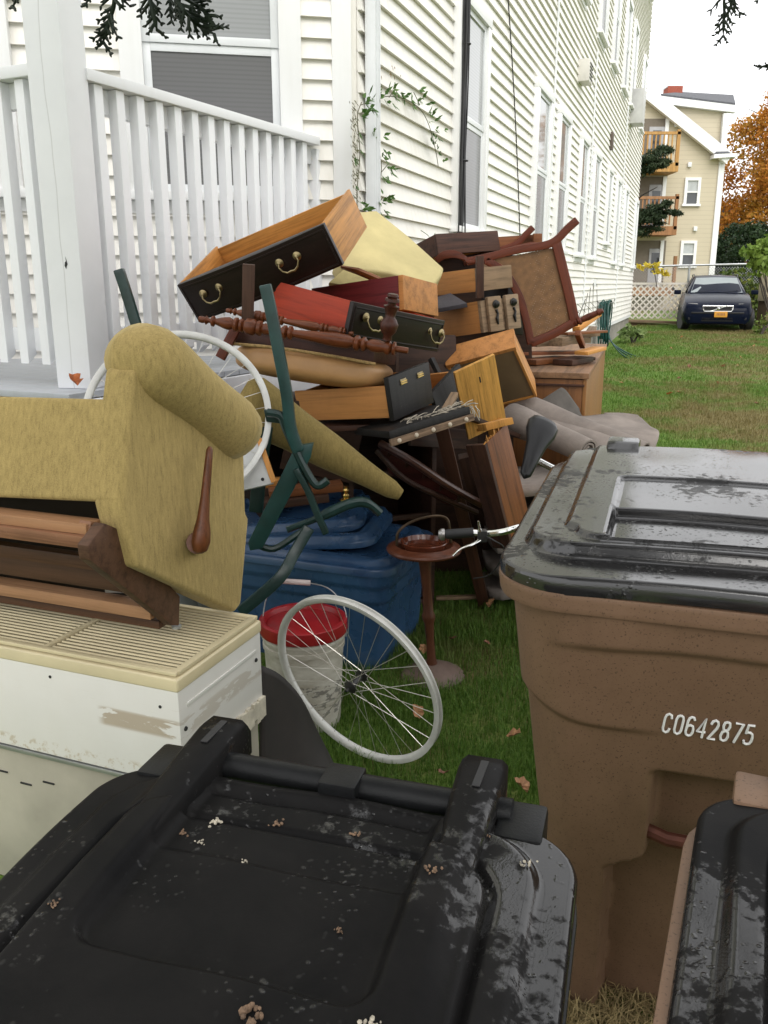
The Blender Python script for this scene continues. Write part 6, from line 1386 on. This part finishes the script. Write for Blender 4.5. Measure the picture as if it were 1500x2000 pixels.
leafcloud('crown', cl, .15, CONM, WM[T.name], T, .4)
def spray(name, p0, dirs, D, seed, sc_=1.0):
    R_ = random.Random(seed)
    def br(x, y, a, L, lvl):
        n = max(2, int(L / 14)); pts = [(x, y)]
        for i in range(n):
            a += R_.uniform(-.16, .16); x += math.cos(a) * L / n; y += math.sin(a) * L / n; pts.append((x, y))
            if lvl < 2 and i < n:
                for sd in (1, -1):
                    if R_.random() < .8: br(x, y, a + sd * R_.uniform(.5, .85), L * R_.uniform(.22, .42) * (1 - .45 * i / n), lvl + 1)
        m.tube([P(px, py, D + .02 * math.sin(px * .1)) for px, py in pts], [(.0036 - .0007 * lvl) * sc_] * (len(pts) - 1) + [.0012 * sc_], 5)
    for (x, y, a, L) in dirs:
        m = MB(); br(x, y, math.radians(a), L, 0); s0_ = P(x, y, D); m.tube([s0_ + Vector((.05, -.35, 1.9)), s0_ + Vector((.02, -.12, .7)), s0_], [.012, .007, .0036], 6); obj(name, m, CONM, T, space='W', smooth=60)
spray('spray', None, [(225, -30, 100, 115), (315, -40, 62, 150), (290, -25, 80, 85), (330, -30, 38, 100), (180, -20, 110, 30), (40, -20, 110, 35)], 1.55, 3)
spray('spray', None, [(1415, -25, 85, 95), (1440, -15, 110, 60), (1425, -10, 60, 40)], 2.6, 5, 1.1)
spray('spray', None, [(1520, 120, 165, 40), (1520, 132, 190, 32), (1490, -15, 120, 20)], 2.6, 8, 1.0)

# ------------------------------------------------------------------ grass blades
def blades(name, xr, yr, n, L, w, mat, keep=None, lean=.5, seed=1):
    r = np.random.default_rng(seed); x = r.uniform(*xr, n); y = r.uniform(*yr, n)
    if keep is not None: k = keep(x, y); x, y = x[k], y[k]
    n = len(x); t = np.clip(y - 4, 0, 20); z = .0174 * t + .012 * np.sin(x * 1.3 + .4) * np.sin(y * .9) * np.minimum(1, np.maximum(0, (y - 6) / 6)) - .004
    clump = .6 + .8 * (.5 + .5 * np.sin(x * 7.3 + np.sin(y * 5.1) * 2) * np.sin(y * 6.7 + np.sin(x * 4.3) * 2))
    l = L * r.uniform(.5, 1.25, n) * clump; a = r.uniform(0, 2 * np.pi, n); ln = lean * r.random(n) ** .7
    dx, dy = np.cos(a), np.sin(a); sx, sy = -dy, dx; ww = w * r.uniform(.6, 1.3, n)
    b = np.stack([x, y, z], 1); d = np.stack([dx, dy, 0 * x], 1); s = np.stack([sx, sy, 0 * x], 1); up = np.array([0, 0, 1.0])
    mid = b + up * (l * .6)[:, None] + d * (l * ln * .35)[:, None]; tip = b + up * (l * (1 - .35 * ln))[:, None] + d * (l * ln)[:, None]; W = ww[:, None]
    V = np.stack([b - s * W, b + s * W, mid + s * W * .8, mid - s * W * .8, tip + s * W * .15, tip - s * W * .15], 1).reshape(-1, 3)
    i0 = np.arange(n)[:, None] * 6; Fq = np.concatenate([i0 + np.array([[0, 1, 2, 3]]), i0 + np.array([[3, 2, 4, 5]])])
    return rawmesh(name, V, Fq, mat, Matrix.Identity(4))
def m_blade(lo, hi, nm):
    q = NT(nm); v = q.coords(rnd=False); a = q.noise(v, .35, 6, .65, .4); b = q.noise(v, 3.0, 6, .7); c = q.noise(v, 60, 2, .7)
    g_ = q.ramp(c, [(.3, (.04, .095, .012)), (.5, (.095, .185, .027)), (.72, (.19, .28, .06))]); dry = q.ramp(c, [(.3, (.13, .10, .04)), (.7, (.29, .21, .10))])
    f = q.math('ADD', q.math('MULTIPLY', a, .7), q.math('MULTIPLY', b, .3)); col = q.mix(q.ramp(f, [(lo, (0, 0, 0)), (hi, (.85, .85, .85))]), g_, dry)
    q.col(col); q.rough(.5); q.set(Specular_IOR_Level=.25); tr = q.n('BsdfTranslucent'); q.l(col, tr.inputs['Color']); ms = q.n('MixShader'); ms.inputs[0].default_value = .3
    q.l(q.b.outputs[0], ms.inputs[1]); q.l(tr.outputs[0], ms.inputs[2]); out = [x for x in q.t.nodes if x.type == 'OUTPUT_MATERIAL'][0]; q.l(ms.outputs[0], out.inputs['Surface']); return q.m
GB = m_blade(.475, .58, 'far_grass_blade'); GBN = m_blade(.54, .66, 'near_grass_blade')
tag(blades('grass', (-.5, 1.5), (1.6, 5.2), 95000, .062, .0016, GBN, seed=1), 'short green lawn grass between the bins and the pile', 'grass', kind='stuff')
wedge = lambda x, y: (x > .1 + y * .17) & (x < .8 + y * .5) & ((x * WN.x + y * WN.y) > -1.75)
tag(blades('grass', (1.0, 7.5), (5.2, 12.5), 110000, .045, .003, GB, wedge, seed=2), 'lawn grass along the side of the white house', 'grass', kind='stuff')
tag(blades('grass', (2.5, 13), (12.5, 26), 90000, .05, .006, GB, wedge, seed=3), 'far lawn grass leading to the parked car', 'grass', kind='stuff')
STRAW = m_plain('dry_straw', (.33, .255, .115), .8, .35, 40)
tag(blades('dry_grass', (.25, .9), (1.2, 1.72), 6500, .06, .0013, STRAW, None, 1.6, 4), 'pale dry straw and clippings at the foot of the brown bin', 'dry grass', kind='stuff')

# ------------------------------------------------------------------ fallen leaves
R_ = random.Random(21); LB = m_plain('fallen_leaf_tan', (.34, .17, .075), .7, .4, 60); LB2 = m_plain('fallen_leaf_brown', (.17, .07, .035), .7, .4, 60); LO = m_plain('fallen_leaf_orange', (.42, .12, .03), .7, .4, 60)
def leaf(p, s_, mat, label, group=None, rz=0, curl=.35):
    out = [(0, -.5), (.2, -.38), (.40, -.30), (.36, -.08), (.46, .12), (.30, .26), (.18, .42), (0, .55), (-.14, .38), (-.30, .22), (-.40, .10), (-.34, -.06), (-.42, -.24), (-.2, -.36)]
    m = MB(); vs = [Vector((0, 0, .06 * s_))]
    for x, y in out: vs.append(Vector((x * s_, y * s_, s_ * curl * 1.7 * (abs(x) * 1.1 + y * y * .6) + R_.uniform(-.08, .12) * s_)))
    m.add(vs, [(0, i + 1, (i + 1) % len(out) + 1) for i in range(len(out))])
    M = Matrix.Translation(p) @ Matrix.Rotation(rz, 4, 'Z') @ Matrix.Rotation(R_.uniform(-.9, .9), 4, 'X')
    o = obj('fallen_leaf', m, mat, None, M, smooth=0); md = o.modifiers.new('thickness', 'SOLIDIFY'); md.thickness = .0008
    return tag(o, label, 'leaf', group)
for i, (px, py, s_, lb, mt) in enumerate(((1005, 1438, .058, 'tan curled leaf on the grass beside the brown bin', LB), (1016, 1536, .06, 'pale tan leaf on the grass against the brown bin, nearest the front lid', LB), (865, 1512, .045, 'dark brown curled leaf in the grass behind the bin handle', LB2), (812, 1391, .055, 'orange tan leaf lying on the grass inside the wheel rim', LB), (828, 1268, .045, 'tan leaf beside the foot of the ashtray stand stem', LB), (884, 1249, .04, 'brown leaf on the grass beyond the ashtray stand', LB2), (960, 1178, .05, 'tan leaf on the grass near the table stretcher', LB), (950, 1256, .03, 'small brown leaf bit on the shaded grass', LB2))):
    p = PZ(px, py, .055); leaf(p, s_, mt, lb, None, R_.uniform(0, 6))
leaf(P(142, 752, 3.30) + Vector((0, 0, .012)), .06, LO, 'orange dry leaf on the porch deck by the post', None, 1.0, .6)
for i in range(26):
    y = R_.uniform(8, 21); x = R_.uniform(.25 + y * .2, .2 + y * .46); leaf(Vector((x, y, ground(x, y) + .03)), R_.uniform(.05, .09), R_.choice([LB, LB2, LO]), 'dry leaf scattered on the open lawn', 'leaves scattered on the lawn', R_.uniform(0, 6))
